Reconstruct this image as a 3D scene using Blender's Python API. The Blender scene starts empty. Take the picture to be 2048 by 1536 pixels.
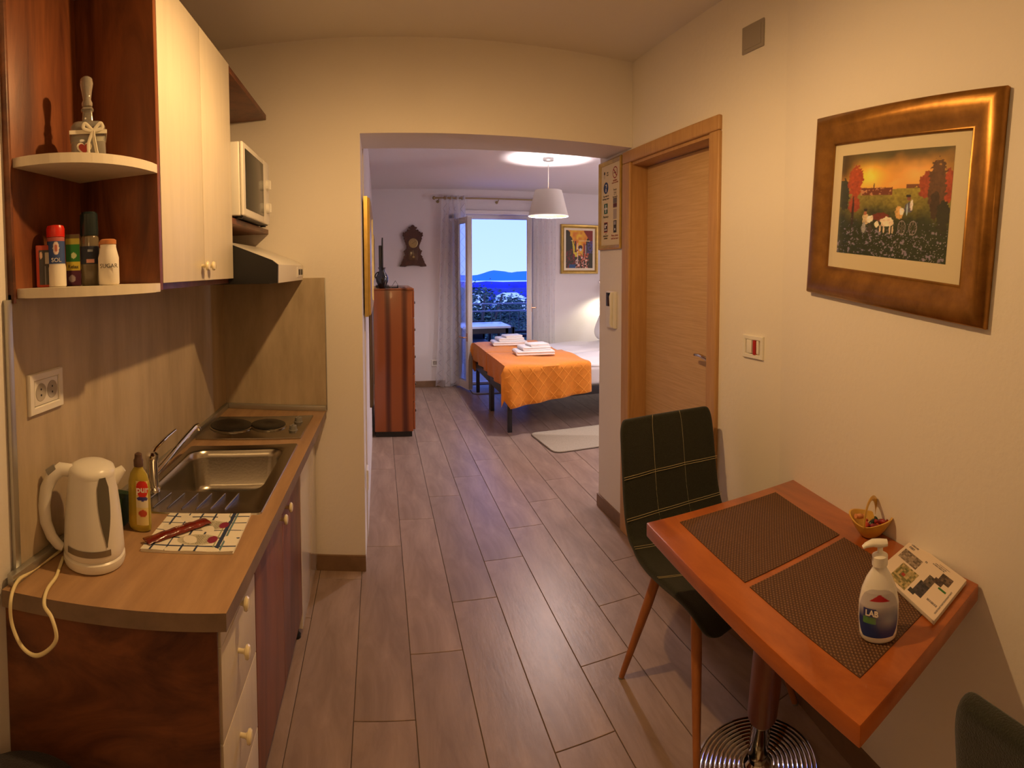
import bpy, bmesh, math, random
import numpy as np
from mathutils import Matrix, Vector, noise
random.seed(7)
PI = math.pi
sc = bpy.context.scene
COL = sc.collection

# ---------------------------------------------------------------- camera, world, lights, exposure
def rot_axes(y, t, r):
    cy, sy, ct, st = math.cos(y), math.sin(y), math.cos(t), math.sin(t)
    f = Vector((sy * ct, cy * ct, st)); rt = Vector((cy, -sy, 0)); up = rt.cross(f)
    return rt * math.cos(r) + up * math.sin(r), up * math.cos(r) - rt * math.sin(r), f
R_, U_, F_ = rot_axes(0.25328, -0.0440259, -0.0019655)
cam = bpy.data.cameras.new('camera'); camo = bpy.data.objects.new('camera', cam); COL.objects.link(camo)
m = Matrix.Identity(4)
for i in range(3):
    m[i][0] = R_[i]; m[i][1] = U_[i]; m[i][2] = -F_[i]
m[2][3] = 1.48
camo.matrix_world = m
sc.camera = camo
cam.type = 'PANO'; cam.panorama_type = 'CENTRAL_CYLINDRICAL'
cam.central_cylindrical_range_u_min = -1.024 / 1.05; cam.central_cylindrical_range_u_max = 1.024 / 1.05
cam.central_cylindrical_range_v_min = (-.768 - .18329) / 1.08; cam.central_cylindrical_range_v_max = (.768 - .18329) / 1.08
cam.central_cylindrical_radius = 1
cam.clip_start = 0.02; cam.clip_end = 3000

vs = sc.view_settings
vs.view_transform = 'Standard'; vs.look = 'None'; vs.gamma = 1.0; vs.exposure = 0.12
try: vs.use_curve_mapping = False
except Exception: pass
sc.cycles.use_denoising = True
sc.cycles.max_bounces = 8; sc.cycles.diffuse_bounces = 5; sc.cycles.transparent_max_bounces = 16
sc.cycles.caustics_reflective = False; sc.cycles.caustics_refractive = False
sc.cycles.sample_clamp_indirect = 4.0

w = bpy.data.worlds.new('sky'); sc.world = w; w.use_nodes = True
wn = w.node_tree.nodes; wl = w.node_tree.links
bg = wn['Background']
tc = wn.new('ShaderNodeTexCoord'); sx = wn.new('ShaderNodeSeparateXYZ'); rp = wn.new('ShaderNodeValToRGB')
wl.new(tc.outputs['Generated'], sx.inputs[0]); wl.new(sx.outputs['Z'], rp.inputs[0]); wl.new(rp.outputs[0], bg.inputs[0])
rp.color_ramp.elements[0].position = 0.0; rp.color_ramp.elements[0].color = (.22, .32, 1.0, 1)
rp.color_ramp.elements[1].position = 0.6; rp.color_ramp.elements[1].color = (.10, .20, .9, 1)
bg.inputs[1].default_value = 2.6

def add_light(name, kind, loc, power, color, size=.05, rot=None, **kw):
    l = bpy.data.lights.new(name, kind); l.energy = power; l.color = color
    if kind == 'POINT': l.shadow_soft_size = size
    if kind == 'SPOT': l.shadow_soft_size = size; l.spot_size = kw.get('cone', 1.2); l.spot_blend = kw.get('blend', .3)
    if kind == 'AREA': l.size = size; l.shape = kw.get('shape', 'SQUARE'); l.size_y = kw.get('size_y', size)
    o = bpy.data.objects.new(name, l); COL.objects.link(o); o.location = loc
    if rot: o.rotation_euler = rot
    return o
WARM = (1.0, .585, .23)
KL = (.15, 1.33, 2.255)                     # bulb of the kitchen lamp
add_light('kitchen_bulb', 'POINT', KL, 43, WARM, .022)
add_light('kitchen_rear_fill', 'POINT', (.1, -.75, 2.3), 5, WARM, .12)  # added fill light for the kitchen, unseen behind the camera
PL = (1.55, 4.64, 2.03)                    # bulb of the bedroom pendant
add_light('bedroom_bulb', 'POINT', PL, 70, (1.0, .86, .84), .05)
add_light('reading_bulb', 'SPOT', (3.02, 6.42, 1.17), 16, (1.0, .90, .62), .03, rot=(math.radians(12), 0, 0), cone=2.3, blend=.6)
add_light('bedroom_side_fill', 'POINT', (3.55, 3.75, 1.45), 42, (1.0, .86, .88), .10)  # added out of view to brighten the bedroom ceiling
sun = bpy.data.lights.new('sun', 'SUN'); sun.energy = 2.0; sun.color = (.8, .9, 1.0); sun.angle = .02
suno = bpy.data.objects.new('sun', sun); COL.objects.link(suno); suno.rotation_euler = (math.radians(50), math.radians(10), 0)

# ---------------------------------------------------------------- materials
MATS = {}
def mat(name, col, rough=.6, metal=0, bump=0, bscale=60, vary=0, vscale=8, stretch=(1, 1, 1), spec=.5, trans=0, ior=1.45,
        emit=None, estr=0, alpha=1, col2=None, grain=None, sheen=0, coat=0, randv=0, coord='Object'):
    if name in MATS: return MATS[name]
    M = bpy.data.materials.new(name); M.use_nodes = True; MATS[name] = M
    nt = M.node_tree; n = nt.nodes; L = nt.links; b = n['Principled BSDF']
    b.inputs['Base Color'].default_value = (*col, 1); b.inputs['Roughness'].default_value = rough
    b.inputs['Metallic'].default_value = metal; b.inputs['Specular IOR Level'].default_value = spec
    b.inputs['Transmission Weight'].default_value = trans; b.inputs['IOR'].default_value = ior
    b.inputs['Alpha'].default_value = alpha; b.inputs['Coat Weight'].default_value = coat
    if sheen: b.inputs['Sheen Weight'].default_value = sheen
    if emit: b.inputs['Emission Color'].default_value = (*emit, 1); b.inputs['Emission Strength'].default_value = estr
    T = n.new('ShaderNodeTexCoord'); mp = n.new('ShaderNodeMapping'); mp.inputs['Scale'].default_value = stretch
    L.new(T.outputs[coord], mp.inputs[0])
    cout = None
    if vary or col2:
        nz = n.new('ShaderNodeTexNoise'); nz.inputs['Scale'].default_value = vscale; nz.inputs['Detail'].default_value = 6
        nz.inputs['Roughness'].default_value = .62
        if grain: nz.inputs['Distortion'].default_value = grain
        L.new(mp.outputs[0], nz.inputs[0])
        cr = n.new('ShaderNodeValToRGB'); c2 = col2 or tuple(c * (1 - vary) for c in col)
        cr.color_ramp.elements[0].position = .36; cr.color_ramp.elements[1].position = .64
        cr.color_ramp.elements[0].color = (*c2, 1); cr.color_ramp.elements[1].color = (*col, 1)
        L.new(nz.outputs['Fac'], cr.inputs[0]); cout = cr.outputs[0]
    if randv:
        oi = n.new('ShaderNodeObjectInfo'); mr = n.new('ShaderNodeMapRange'); mr.inputs[3].default_value = 1 - randv; mr.inputs[4].default_value = 1 + randv
        L.new(oi.outputs['Random'], mr.inputs[0])
        mx = n.new('ShaderNodeVectorMath'); mx.operation = 'SCALE'
        if cout: L.new(cout, mx.inputs[0])
        else: mx.inputs[0].default_value = col
        L.new(mr.outputs[0], mx.inputs['Scale']); cout = mx.outputs[0]
    if cout: L.new(cout, b.inputs['Base Color'])
    if bump:
        n2 = n.new('ShaderNodeTexNoise'); n2.inputs['Scale'].default_value = bscale; n2.inputs['Detail'].default_value = 4
        L.new(mp.outputs[0], n2.inputs[0]); bp = n.new('ShaderNodeBump'); bp.inputs['Strength'].default_value = bump
        bp.inputs['Distance'].default_value = .004; L.new(n2.outputs['Fac'], bp.inputs['Height']); L.new(bp.outputs[0], b.inputs['Normal'])
    return M
def print_mat(name='printed surface', rough=.6, coat=0):
    if name in MATS: return MATS[name]
    M = bpy.data.materials.new(name); M.use_nodes = True; MATS[name] = M
    b = M.node_tree.nodes['Principled BSDF']; a = M.node_tree.nodes.new('ShaderNodeAttribute'); a.attribute_name = 'Col'
    M.node_tree.links.new(a.outputs['Color'], b.inputs['Base Color']); b.inputs['Roughness'].default_value = rough
    b.inputs['Coat Weight'].default_value = coat
    return M
WALL = mat('wall plaster', (.80, .755, .70), .85, bump=.25, bscale=45)
CEIL = mat('ceiling paint', (.78, .74, .69), .9, bump=.15, bscale=60)
BWALL = mat('bedroom plaster', (.70, .66, .67), .85, bump=.2, bscale=45)
MAHO = mat('mahogany veneer', (.27, .085, .026), .38, col2=(.085, .022, .010), vscale=2.2, stretch=(3, 3, .5), grain=1.2, bump=.05, bscale=90)
MAHOB = mat('mahogany veneer flat', (.23, .080, .032), .38, col2=(.075, .024, .014), vscale=2.0, stretch=(1.6, 1.6, 3.2), grain=1.5)
CREAM = mat('cream lacquer', (.76, .69, .56), .42, vary=.06, vscale=30, stretch=(1, 1, .1))
WHITEG = mat('white gloss', (.80, .76, .70), .12, coat=.5)
WHITEP = mat('white plastic', (.80, .78, .72), .3)
IVORY = mat('ivory ceramic', (.85, .76, .50), .2, coat=.5)
WTOP = mat('beige laminate', (.47, .29, .155), .38, col2=(.36, .215, .115), vscale=5, stretch=(4, .5, 1), bump=.05)
WEDGE = mat('laminate edge', (.27, .19, .135), .5, vary=.25, vscale=12)
SPLASH = mat('stone effect laminate', (.54, .44, .31), .5, col2=(.40, .32, .215), vscale=6, stretch=(1.5, 1.5, .35), bump=.25, bscale=30)
ALU = mat('brushed aluminium', (.50, .50, .47), .35, .85, bump=.02)
STEEL = mat('stainless steel', (.43, .40, .35), .24, 1.0, bump=.04, bscale=120)
CHROME = mat('chrome', (.72, .70, .67), .07, 1.0)
BLACKM = mat('black enamel', (.02, .018, .016), .4)
BLACKP = mat('black plastic', (.012, .012, .014), .35)
DARKG = mat('dark glass', (.010, .012, .010), .12, spec=.3)
GREYP = mat('grey plastic', (.23, .22, .20), .4)
OAK = mat('light oak veneer', (.64, .43, .22), .45, col2=(.54, .345, .165), vscale=14, stretch=(.6, .35, 9), bump=.06)
OAKF = mat('oak frame', (.52, .30, .125), .42, col2=(.45, .25, .10), vscale=10, stretch=(6, 6, .5))
TILE = mat('wood effect tile', (.40, .29, .23), .36, col2=(.27, .19, .15), vscale=3.2, stretch=(3.2, .75, 1), bump=.12, bscale=26, randv=.10, grain=.6)
GROUT = mat('grout', (.13, .10, .08), .9)
BASEB = mat('skirting tile', (.25, .15, .085), .4, vary=.3, vscale=6)
TABW = mat('table wood', (.46, .130, .027), .28, col2=(.30, .075, .016), vscale=3, stretch=(3, .7, 3), coat=.3, grain=.8)
CHAIRF = mat('dark green woven fabric', (.020, .022, .012), .95, vary=.3, vscale=160, bump=.5, bscale=400, sheen=.15)
CHAIRN = mat('dark woven fabric', (.022, .018, .024), .95, vary=.3, vscale=160, bump=.5, bscale=400, sheen=.1)
STITCH = mat('pale stitching', (.42, .36, .20), .8)
LEGW = mat('beech leg', (.46, .17, .05), .42, vary=.2, vscale=6, stretch=(6, 6, 1))
GOLD = mat('gold leaf frame', (.36, .17, .038), .36, .75, vary=.35, vscale=14, bump=.08)
GOLDB = mat('bright gilt', (.68, .46, .12), .30, .8, vary=.2, vscale=20)
MOUNT = mat('cream mount', (.80, .70, .48), .8)
ORANGE = mat('orange cotton', (.82, .27, .018), .85, vary=.12, vscale=30, bump=.2, bscale=200, sheen=.2)
LINEN = mat('white linen', (.80, .79, .80), .85, bump=.25, bscale=40, sheen=.1)
TOWEL = mat('white terry', (.82, .80, .79), .95, bump=.6, bscale=300)
FRAMEB = mat('bed frame metal', (.035, .032, .035), .4, .3)
RUGM = mat('cream pile rug', (.56, .49, .37), .98, vary=.25, vscale=200, bump=1.0, bscale=350)
BLUERUG = mat('pale mat', (.45, .47, .50), .98, vary=.2, vscale=150, bump=.8, bscale=300)
CLOCKW = mat('carved walnut', (.085, .028, .014), .5, vary=.4, vscale=20, bump=.4, bscale=60)
PVC = mat('white window frame', (.72, .70, .70), .35)
GLASS = mat('clear glass', (1, 1, 1), .0, trans=1.0, spec=.5)
BRASS = mat('old brass', (.33, .25, .12), .35, .8)
SHADE = mat('lamp shade fabric', (.68, .64, .58), .85)
SHADEIN = mat('copper lining', (.80, .42, .15), .25, .9)

# ---------------------------------------------------------------- mesh helpers
def T3(p): return Vector(p)
def box(bm, a, b, bev=0, mi=0, seg=2):
    a = Vector(a); b = Vector(b)
    lo = [min(a[i], b[i]) for i in range(3)]; hi = [max(a[i], b[i]) for i in range(3)]
    v = [bm.verts.new((x, y, z)) for z in (lo[2], hi[2]) for y in (lo[1], hi[1]) for x in (lo[0], hi[0])]
    fs = [bm.faces.new([v[i] for i in q]) for q in ((0, 2, 3, 1), (4, 5, 7, 6), (0, 1, 5, 4), (2, 6, 7, 3), (0, 4, 6, 2), (1, 3, 7, 5))]
    for f in fs: f.material_index = mi
    if bev:
        es = list({e for f in fs for e in f.edges})
        bmesh.ops.bevel(bm, geom=es, offset=bev, segments=seg, affect='EDGES', profile=.6, clamp_overlap=True, material=-1)
    return bm
def prism(bm, pts, z0, z1, bev=0, mi=0):
    """polygon pts (x,y) extruded from z0 to z1 (each may be a number)"""
    lo = [bm.verts.new((p[0], p[1], z0)) for p in pts]; hi = [bm.verts.new((p[0], p[1], z1)) for p in pts]
    fs = [bm.faces.new(lo[::-1]), bm.faces.new(hi)]
    n = len(pts)
    for i in range(n): fs.append(bm.faces.new((lo[i], lo[(i + 1) % n], hi[(i + 1) % n], hi[i])))
    for f in fs: f.material_index = mi
    if bev:
        es = list({e for f in fs for e in f.edges})
        bmesh.ops.bevel(bm, geom=es, offset=bev, segments=2, affect='EDGES', profile=.6, clamp_overlap=True)
    bmesh.ops.recalc_face_normals(bm, faces=bm.faces[:])
    return bm
def frame_of(d):
    d = Vector(d).normalized(); a = Vector((0, 0, 1)) if abs(d.z) < .95 else Vector((1, 0, 0))
    u = d.cross(a).normalized(); return u, u.cross(d).normalized(), d
def ring(bm, c, u, v, ru, rv=None, n=16, sq=1.0):
    rv = ru if rv is None else rv; out = []
    for i in range(n):
        t = 2 * PI * i / n; cx, sy = math.cos(t), math.sin(t)
        if sq != 1.0: cx = math.copysign(abs(cx) ** sq, cx); sy = math.copysign(abs(sy) ** sq, sy)
        out.append(bm.verts.new(Vector(c) + u * (ru * cx) + v * (rv * sy)))
    return out
def bridge(bm, a, b, mi=0):
    n = len(a)
    for i in range(n):
        f = bm.faces.new((a[i], a[(i + 1) % n], b[(i + 1) % n], b[i])); f.material_index = mi
def tube(bm, pts, r, n=8, closed=False, mi=0, flat=1.0):
    pts = [Vector(p) for p in pts]; rs = r if isinstance(r, (list, tuple)) else [r] * len(pts)
    rings = []; pu = None
    for i, p in enumerate(pts):
        if closed: d = pts[(i + 1) % len(pts)] - pts[i - 1]
        else: d = pts[min(i + 1, len(pts) - 1)] - pts[max(i - 1, 0)]
        d.normalize()
        if pu is None: u, v, _ = frame_of(d)
        else:
            u = (pu - d * pu.dot(d)); u = u.normalized() if u.length > 1e-6 else frame_of(d)[0]; v = u.cross(d).normalized()
        pu = u; rings.append(ring(bm, p, u, v, rs[i], rs[i] * flat, n))
    for a, b in zip(rings, rings[1:]): bridge(bm, a, b, mi)
    if closed: bridge(bm, rings[-1], rings[0], mi)
    else:
        for q in (rings[0][::-1], rings[-1]): f = bm.faces.new(q); f.material_index = mi
    bmesh.ops.recalc_face_normals(bm, faces=bm.faces[:])
    return bm
def lathe(bm, c, prof, n=32, axis=(0, 0, 1), mi=0, cap=True, sx=1, sy=1, sq=1.0, u=None):
    d = Vector(axis).normalized()
    if u is None: u, v, _ = frame_of(d)
    else: u = Vector(u).normalized(); v = d.cross(u)
    c = Vector(c); rings = []
    for (r, h) in prof: rings.append(ring(bm, c + d * h, u, v, max(r, 1e-5) * sx, max(r, 1e-5) * sy, n, sq))
    for a, b in zip(rings, rings[1:]): bridge(bm, a, b, mi)
    if cap:
        for q in (rings[0][::-1], rings[-1]): f = bm.faces.new(q); f.material_index = mi
    bmesh.ops.recalc_face_normals(bm, faces=bm.faces[:])
    return bm
def sphere(bm, c, r, n=12, sc_=(1, 1, 1), mi=0):
    k = n // 2 + 1; prof = [(math.sin(PI * i / k) * r, -math.cos(PI * i / k) * r * sc_[2]) for i in range(k + 1)]
    return lathe(bm, c, prof, n, sx=sc_[0], sy=sc_[1], mi=mi, cap=False, u=(1, 0, 0))
def quad(bm, a, b, c, d, mi=0):
    f = bm.faces.new([bm.verts.new(p) for p in (a, b, c, d)]); f.material_index = mi; return bm
def slab(bm, q, n, t, bev=0):
    """four corner points q, thickness t along vector n"""
    n = Vector(n).normalized() * t
    a = [bm.verts.new(Vector(p)) for p in q]; b = [bm.verts.new(Vector(p) + n) for p in q]
    k = len(q)
    fs = [bm.faces.new(a[::-1]), bm.faces.new(b)] + [bm.faces.new((a[i], a[(i + 1) % k], b[(i + 1) % k], b[i])) for i in range(k)]
    if bev:
        es = list({e for f in fs for e in f.edges})
        bmesh.ops.bevel(bm, geom=es, offset=bev, segments=2, affect='EDGES', profile=.6, clamp_overlap=True)
    bmesh.ops.recalc_face_normals(bm, faces=bm.faces[:])
    return bm
NB = bmesh.new
def obj(name, bm, m, parent=None, smooth=35, kind=None, label=None, world=True):
    me = bpy.data.meshes.new(name)
    if parent is not None and world:
        bm.transform(WM(parent).inverted())
    bm.to_mesh(me); bm.free()
    if isinstance(m, (list, tuple)):
        for q in m: me.materials.append(q)
    elif m: me.materials.append(m)
    if smooth:
        me.polygons.foreach_set('use_smooth', [True] * len(me.polygons)); me.set_sharp_from_angle(angle=math.radians(smooth))
    o = bpy.data.objects.new(name, me); COL.objects.link(o)
    if parent is not None: o.parent = parent
    if kind: o['kind'] = kind
    if label: o['label'] = label
    return o
def WM(o):
    m = o.matrix_basis.copy()
    while o.parent: o = o.parent; m = o.matrix_basis @ m
    return m
def thing(name, label, cat, loc=(0, 0, 0), rz=0, group=None):
    o = bpy.data.objects.new(name, None); COL.objects.link(o); o.location = loc; o.rotation_euler = (0, 0, rz)
    o.empty_display_size = .1; o['label'] = label; o['category'] = cat
    if group: o['group'] = group
    return o
def tag(o, label, cat, group=None):
    o['label'] = label; o['category'] = cat
    if group: o['group'] = group
    return o
def struct(name, bm, m, parent=None, smooth=0):
    return obj(name, bm, m, parent, smooth, kind='structure')
def copy_tree(o, parent=None):
    c = o.copy(); COL.objects.link(c); c.parent = parent
    for ch in o.children: copy_tree(ch, c)
    return c
def text(s, size, O, R, U, m, parent, name='lettering', depth=.0006, bold=0, align='CENTER', shear=0):
    cu = bpy.data.curves.new(name, 'FONT'); cu.body = s; cu.size = size; cu.align_x = align; cu.align_y = 'CENTER'
    cu.extrude = depth / 2; cu.offset = bold; cu.resolution_u = 3; cu.shear = shear
    to = bpy.data.objects.new('tmp_text', cu); me = bpy.data.meshes.new_from_object(to)
    bpy.data.objects.remove(to); R = Vector(R).normalized(); U = Vector(U).normalized(); N = R.cross(U)
    M = Matrix(((R.x, U.x, N.x, O[0]), (R.y, U.y, N.y, O[1]), (R.z, U.z, N.z, O[2]), (0, 0, 0, 1)))
    if parent is not None: M = WM(parent).inverted() @ M
    me.transform(M); me.name = name; me.materials.clear(); me.materials.append(m)
    o = bpy.data.objects.new(name, me); COL.objects.link(o)
    if parent is not None: o.parent = parent
    return o
def flat_print(name, O, R, U, wd, ht, nx, ny, fn, parent, m=None, surf=None):
    """a flat print: colour per vertex from fn(u, v) arrays (u right 0..1, v up 0..1)"""
    u, v = np.meshgrid(np.linspace(0, 1, nx), np.linspace(0, 1, ny)); c = np.clip(fn(u, v), 0, 1)
    O = np.array(O); R = np.array(R, float); U = np.array(U, float); R /= np.linalg.norm(R); U /= np.linalg.norm(U)
    if surf is None: P = O + R * (u[..., None] - .5) * wd + U * (v[..., None] - .5) * ht
    else: P = surf(u, v)
    vs_ = P.reshape(-1, 3); idx = np.arange(nx * ny).reshape(ny, nx)
    f = np.stack([idx[:-1, :-1], idx[:-1, 1:], idx[1:, 1:], idx[1:, :-1]], -1).reshape(-1, 4)
    me = bpy.data.meshes.new(name)
    if parent is not None:
        M = np.array(WM(parent).inverted()); vs_ = vs_ @ M[:3, :3].T + M[:3, 3]
    me.from_pydata(vs_.tolist(), [], f.tolist())
    ca = me.color_attributes.new('Col', 'FLOAT_COLOR', 'POINT')
    ca.data.foreach_set('color', np.concatenate([c.reshape(-1, 3), np.ones((nx * ny, 1))], 1).astype(np.float32).ravel())
    me.materials.append(m or print_mat())
    o = bpy.data.objects.new(name, me); COL.objects.link(o)
    if parent is not None: o.parent = parent
    return o
def fr_rect(bm, O, R, U, w0, h0, w1, h1, prof):
    """mitred frame around a rectangle: from outer w0 x h0 to inner w1 x h1; prof list of (t 0..1 outer->inner, height)"""
    R = Vector(R).normalized(); U = Vector(U).normalized(); N = R.cross(U); O = Vector(O)
    rings = []
    for t, h in prof:
        a = (w0 + (w1 - w0) * t) / 2; b = (h0 + (h1 - h0) * t) / 2
        rings.append([bm.verts.new(O + R * sx * a + U * sy * b + N * h) for sx, sy in ((-1, -1), (1, -1), (1, 1), (-1, 1))])
    for a, b in zip(rings, rings[1:]): bridge(bm, a, b)
    bridge(bm, rings[-1], rings[0])
    bmesh.ops.recalc_face_normals(bm, faces=bm.faces[:])
    return bm

# ================================================================ SETTING
XL, YB, XR, HC, HB = -.80, 2.60, 1.355, 2.58, 2.47
KW = .211                                                        # the right wall turns in a little from y = 1.40 towards the camera
WN = Vector((-1, KW, 0)).normalized(); WD = Vector((-KW, -1, 0)).normalized()
def on_wall(s, z, off=0): return Vector((XR, 1.40, 0)) + WD * s + Vector((0, 0, z)) + WN * off
YN = -1.35; XRN = XR - KW * (1.40 - YN)

fl = struct('floor', box(NB(), (-1.0, YN - .1, -.06), (4.3, 6.85, -.004)), GROUT)
tile_me = {}
nt_ = 0
for k in range(-4, 21):
    x0 = -.105 + .21 * k
    for n_ in range(-3, 6):
        y0 = 1.71 + .303 * k + 1.12 * (n_ - 2 - (k // 4 if k > 6 else 0))
        a, b = max(y0, YN), min(y0 + 1.12, 6.70); xa, xb = max(x0, XL), min(x0 + .21, 4.2)
        if b - a < .02 or xb - xa < .02: continue
        if xb > 1.42 and b < 3.02: continue
        if xa > 1.36 and a < 3.03: a = 3.03
        if xb < -.1 and a > 2.6: continue
        if xb < -.1: b = min(b, 2.6)
        if xb > 1.36 and b > 2.6 and a < 3.0 and xa < 1.3: pass
        if b - a < .02: continue
        key = (round(xb - xa, 3), round(b - a, 3))
        if key not in tile_me:
            bm = NB(); box(bm, (0, 0, -.008), (key[0] - .0028, key[1] - .0028, 0), .0012, seg=1)
            o = obj('floor_tile', bm, TILE, None, 0); tile_me[key] = o.data; COL.objects.unlink(o); bpy.data.objects.remove(o)
        o = bpy.data.objects.new('floor_tile', tile_me[key]); COL.objects.link(o)
        o.location = (xa + .0014, a + .0014, 0); o.parent = fl; nt_ += 1
# kitchen left wall
struct('wall_left', box(NB(), (XL - .12, YN, -.02), (XL, YB, HC + .02)), WALL)
# solid block left of the passage: its front is the kitchen's back wall, its side the bedroom's left wall
struct('wall_back', box(NB(), (XL - .12, YB, -.02), (-.085, 6.95, HC + .02)), WALL)
struct('wall_lintel', box(NB(), (-.085, YB, 2.13), (XR - .0005, 2.93, HC + .02), 0), WALL)
# right wall with the door hole
bm = NB()
box(bm, (XR, 1.40, -.02), (XR + .16, 1.855, HC + .02)); box(bm, (XR, 2.60, -.02), (XR + .16, 3.03, HC + .02))
box(bm, (XR, 1.855, 2.057), (XR + .16, 2.60, HC + .02))
struct('wall_right', bm, WALL)
bm = NB(); prism(bm, [(XR, 1.40), (XR + .16, 1.40), (XRN + .16, YN), (XRN, YN)], -.02, HC + .02)
struct('wall_right_front', bm, WALL)
struct('wall_near', box(NB(), (XL - .12, YN - .1, -.02), (XR + .2, YN, HC + .02)), WALL)
struct('ceiling', box(NB(), (XL - .12, YN - .1, HC), (XR + .2, 2.93, HC + .1)), CEIL)
# bedroom
struct('ceiling_bedroom', box(NB(), (-.1, 2.93, HB), (4.3, 6.95, HB + .1)), mat('bedroom ceiling', (.74, .71, .72), .9, bump=.15, bscale=60))
struct('wall_bedroom_left', box(NB(), (-.095, 2.93, 0), (-.078, 6.70, HB)), BWALL)
bm = NB()
DX0, DX1, DZ = .90, 2.03, 2.16
box(bm, (-.1, 6.70, -.02), (DX0, 6.95, HB)); box(bm, (DX1, 6.70, -.02), (4.3, 6.95, HB)); box(bm, (DX0, 6.70, DZ), (DX1, 6.95, HB))
struct('wall_far', bm, BWALL)
struct('wall_bedroom_right', box(NB(), (4.2, 2.93, -.02), (4.3, 6.95, HB)), BWALL)
struct('wall_bedroom_near', box(NB(), (XR + .16, 2.90, -.02), (4.3, 3.03, HB)), BWALL)
# skirting
struct('baseboard_back', box(NB(), (-.335, YB - .010, 0), (-.083, YB + .01, .078), .002), BASEB)
struct('baseboard_right', box(NB(), (XR - .010, 2.69, 0), (XR + .004, 3.04, .078), .002), BASEB)
bm = NB(); box(bm, (XR - .010, 1.40, 0), (XR + .003, 1.784, .078), .002)
struct('baseboard_right_middle', bm, BASEB)
bm = NB(); prism(bm, [on_wall(0, 0, .010)[:2], on_wall(0, 0, -.005)[:2], on_wall(2.8, 0, -.005)[:2], on_wall(2.8, 0, .010)[:2]], 0, .078)
struct('baseboard_right_front', bm, BASEB)
struct('baseboard_far', box(NB(), (-.08, 6.688, 0), (DX0 - .06, 6.702, .078), .002), BASEB)
struct('baseboard_far_right', box(NB(), (DX1 + .06, 6.688, 0), (4.2, 6.702, .078), .002), BASEB)

# ---- room door in the right wall
d = thing('door_1', 'pale oak veneered room door with curved chrome lever handle', 'door', (XR, 2.2, 0)); d['kind'] = 'structure'
obj('door_leaf', box(NB(), (XR + .095, 1.862, .004), (XR + .135, 2.594, 2.036), .002), OAK, d)
def bead(y0, y1, z0, z1): pass
prof = []
bm = NB()
for (ya, yb) in ((1.784, 1.858), (2.597, 2.689)):
    box(bm, (XR - .018, ya, 0), (XR + .004, yb, 2.0538), .008, seg=3)
box(bm, (XR - .018, 1.784, 2.054), (XR + .004, 2.689, 2.1175), .008, seg=3)
obj('architrave', bm, OAKF, d)
bm = NB()
box(bm, (XR, 1.845, 0), (XR + .16, 1.8605, 2.06), .003); box(bm, (XR, 2.5955, 0), (XR + .16, 2.611, 2.06), .003)
box(bm, (XR, 1.845, 2.038), (XR + .16, 2.611, 2.066), .003)
obj('jamb_lining', bm, OAKF, d)
bm = NB(); lathe(bm, (XR + .094, 1.905, 1.075), [(.0, 0), (.024, 0), (.024, .008), (.010, .012), (.009, .045)], 20, (-1, 0, 0))
tube(bm, [(XR + .05, 1.902, 1.075), (XR + .047, 1.915, 1.077), (XR + .044, 1.95, 1.086), (XR + .043, 1.99, 1.092), (XR + .046, 2.03, 1.090), (XR + .05, 2.045, 1.087)], [.008, .0095, .0095, .009, .008, .006], 10)
obj('lever_handle', bm, CHROME, d, label='curved chrome lever handle')
bm = NB(); lathe(bm, (XR + .094, 1.905, .94), [(.0, 0), (.020, 0), (.020, .006), (.014, .008)], 20, (-1, 0, 0)); box(bm, (XR + .08, 1.903, .928), (XR + .09, 1.907, .948))
obj('key_plate', bm, CHROME, d)

# ================================================================ KITCHEN
def fx(y): return -.342 + .017 * (y - 1.0) / 1.6                  # front plane of the base units
def wx(y): return -.318 + .046 * (y - 1.005) / 1.595              # front edge of the worktop
# backsplash panels
bp = thing('backsplash', 'grey-brown stone-effect splashback behind sink and hob', 'splashback', (XL, 1.9, .8))
obj('panel', box(NB(), (XL + .0005, .935, .80), (XL + .010, YB - .0105, 1.445)), SPLASH, bp, 0)
obj('panel', box(NB(), (XL + .0005, YB - .010, .80), (-.27, YB - .0005, 1.445)), SPLASH, bp, 0)
obj('edge_profile', box(NB(), (XL + .0005, .915, .80), (XL + .013, .9345, 1.434), .002), ALU, bp)
obj('edge_profile', box(NB(), (-.27, YB - .012, .80), (-.266, YB, 1.445), .001), ALU, bp)
# worktop
wt = thing('worktop', 'beige-brown laminate worktop carrying the sink and hob', 'worktop', (-.55, 1.7, .762))
SA, SB, SC_, SD = Vector((-.745, 1.355, 0)), Vector((-.350, 1.452, 0)), Vector((-.338, 2.062, 0)), Vector((-.745, 1.955, 0))
def S(u, v, z=.80):
    p = SA * (1 - u) * (1 - v) + SB * u * (1 - v) + SC_ * u * v + SD * (1 - u) * v
    return Vector((p.x, p.y, z))
BU0, BU1, BV0, BV1 = .05, .90, .27, .93                           # bowl in sink coordinates
bm = NB()
outer = [(XL + .0105, .865), (-.318, 1.005), (wx(YB), YB - .0105), (XL + .0105, YB - .0105)]
ins = [S(BU0 - .01, BV0 - .02), S(BU1 + .01, BV0 - .02), S(BU1 + .01, BV1 + .02), S(BU0 - .01, BV1 + .02)]
ins = [(p.x, p.y) for p in ins]
for z, flip in ((.80, 0), (.762, 1)):
    o4 = [bm.verts.new((*p, z)) for p in outer]; i4 = [bm.verts.new((*p, z)) for p in ins]
    for i in range(4):
        q = (o4[i], o4[(i + 1) % 4], i4[(i + 1) % 4], i4[i]); bm.faces.new(q[::-1] if flip else q)
    if z == .80: top = (o4, i4)
for a, b in ((top[0], o4), (i4, top[1])):
    for i in range(4):
        f = bm.faces.new((a[(i + 1) % 4], a[i], b[i], b[(i + 1) % 4])); f.material_index = 0 if a is i4 else 1
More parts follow.
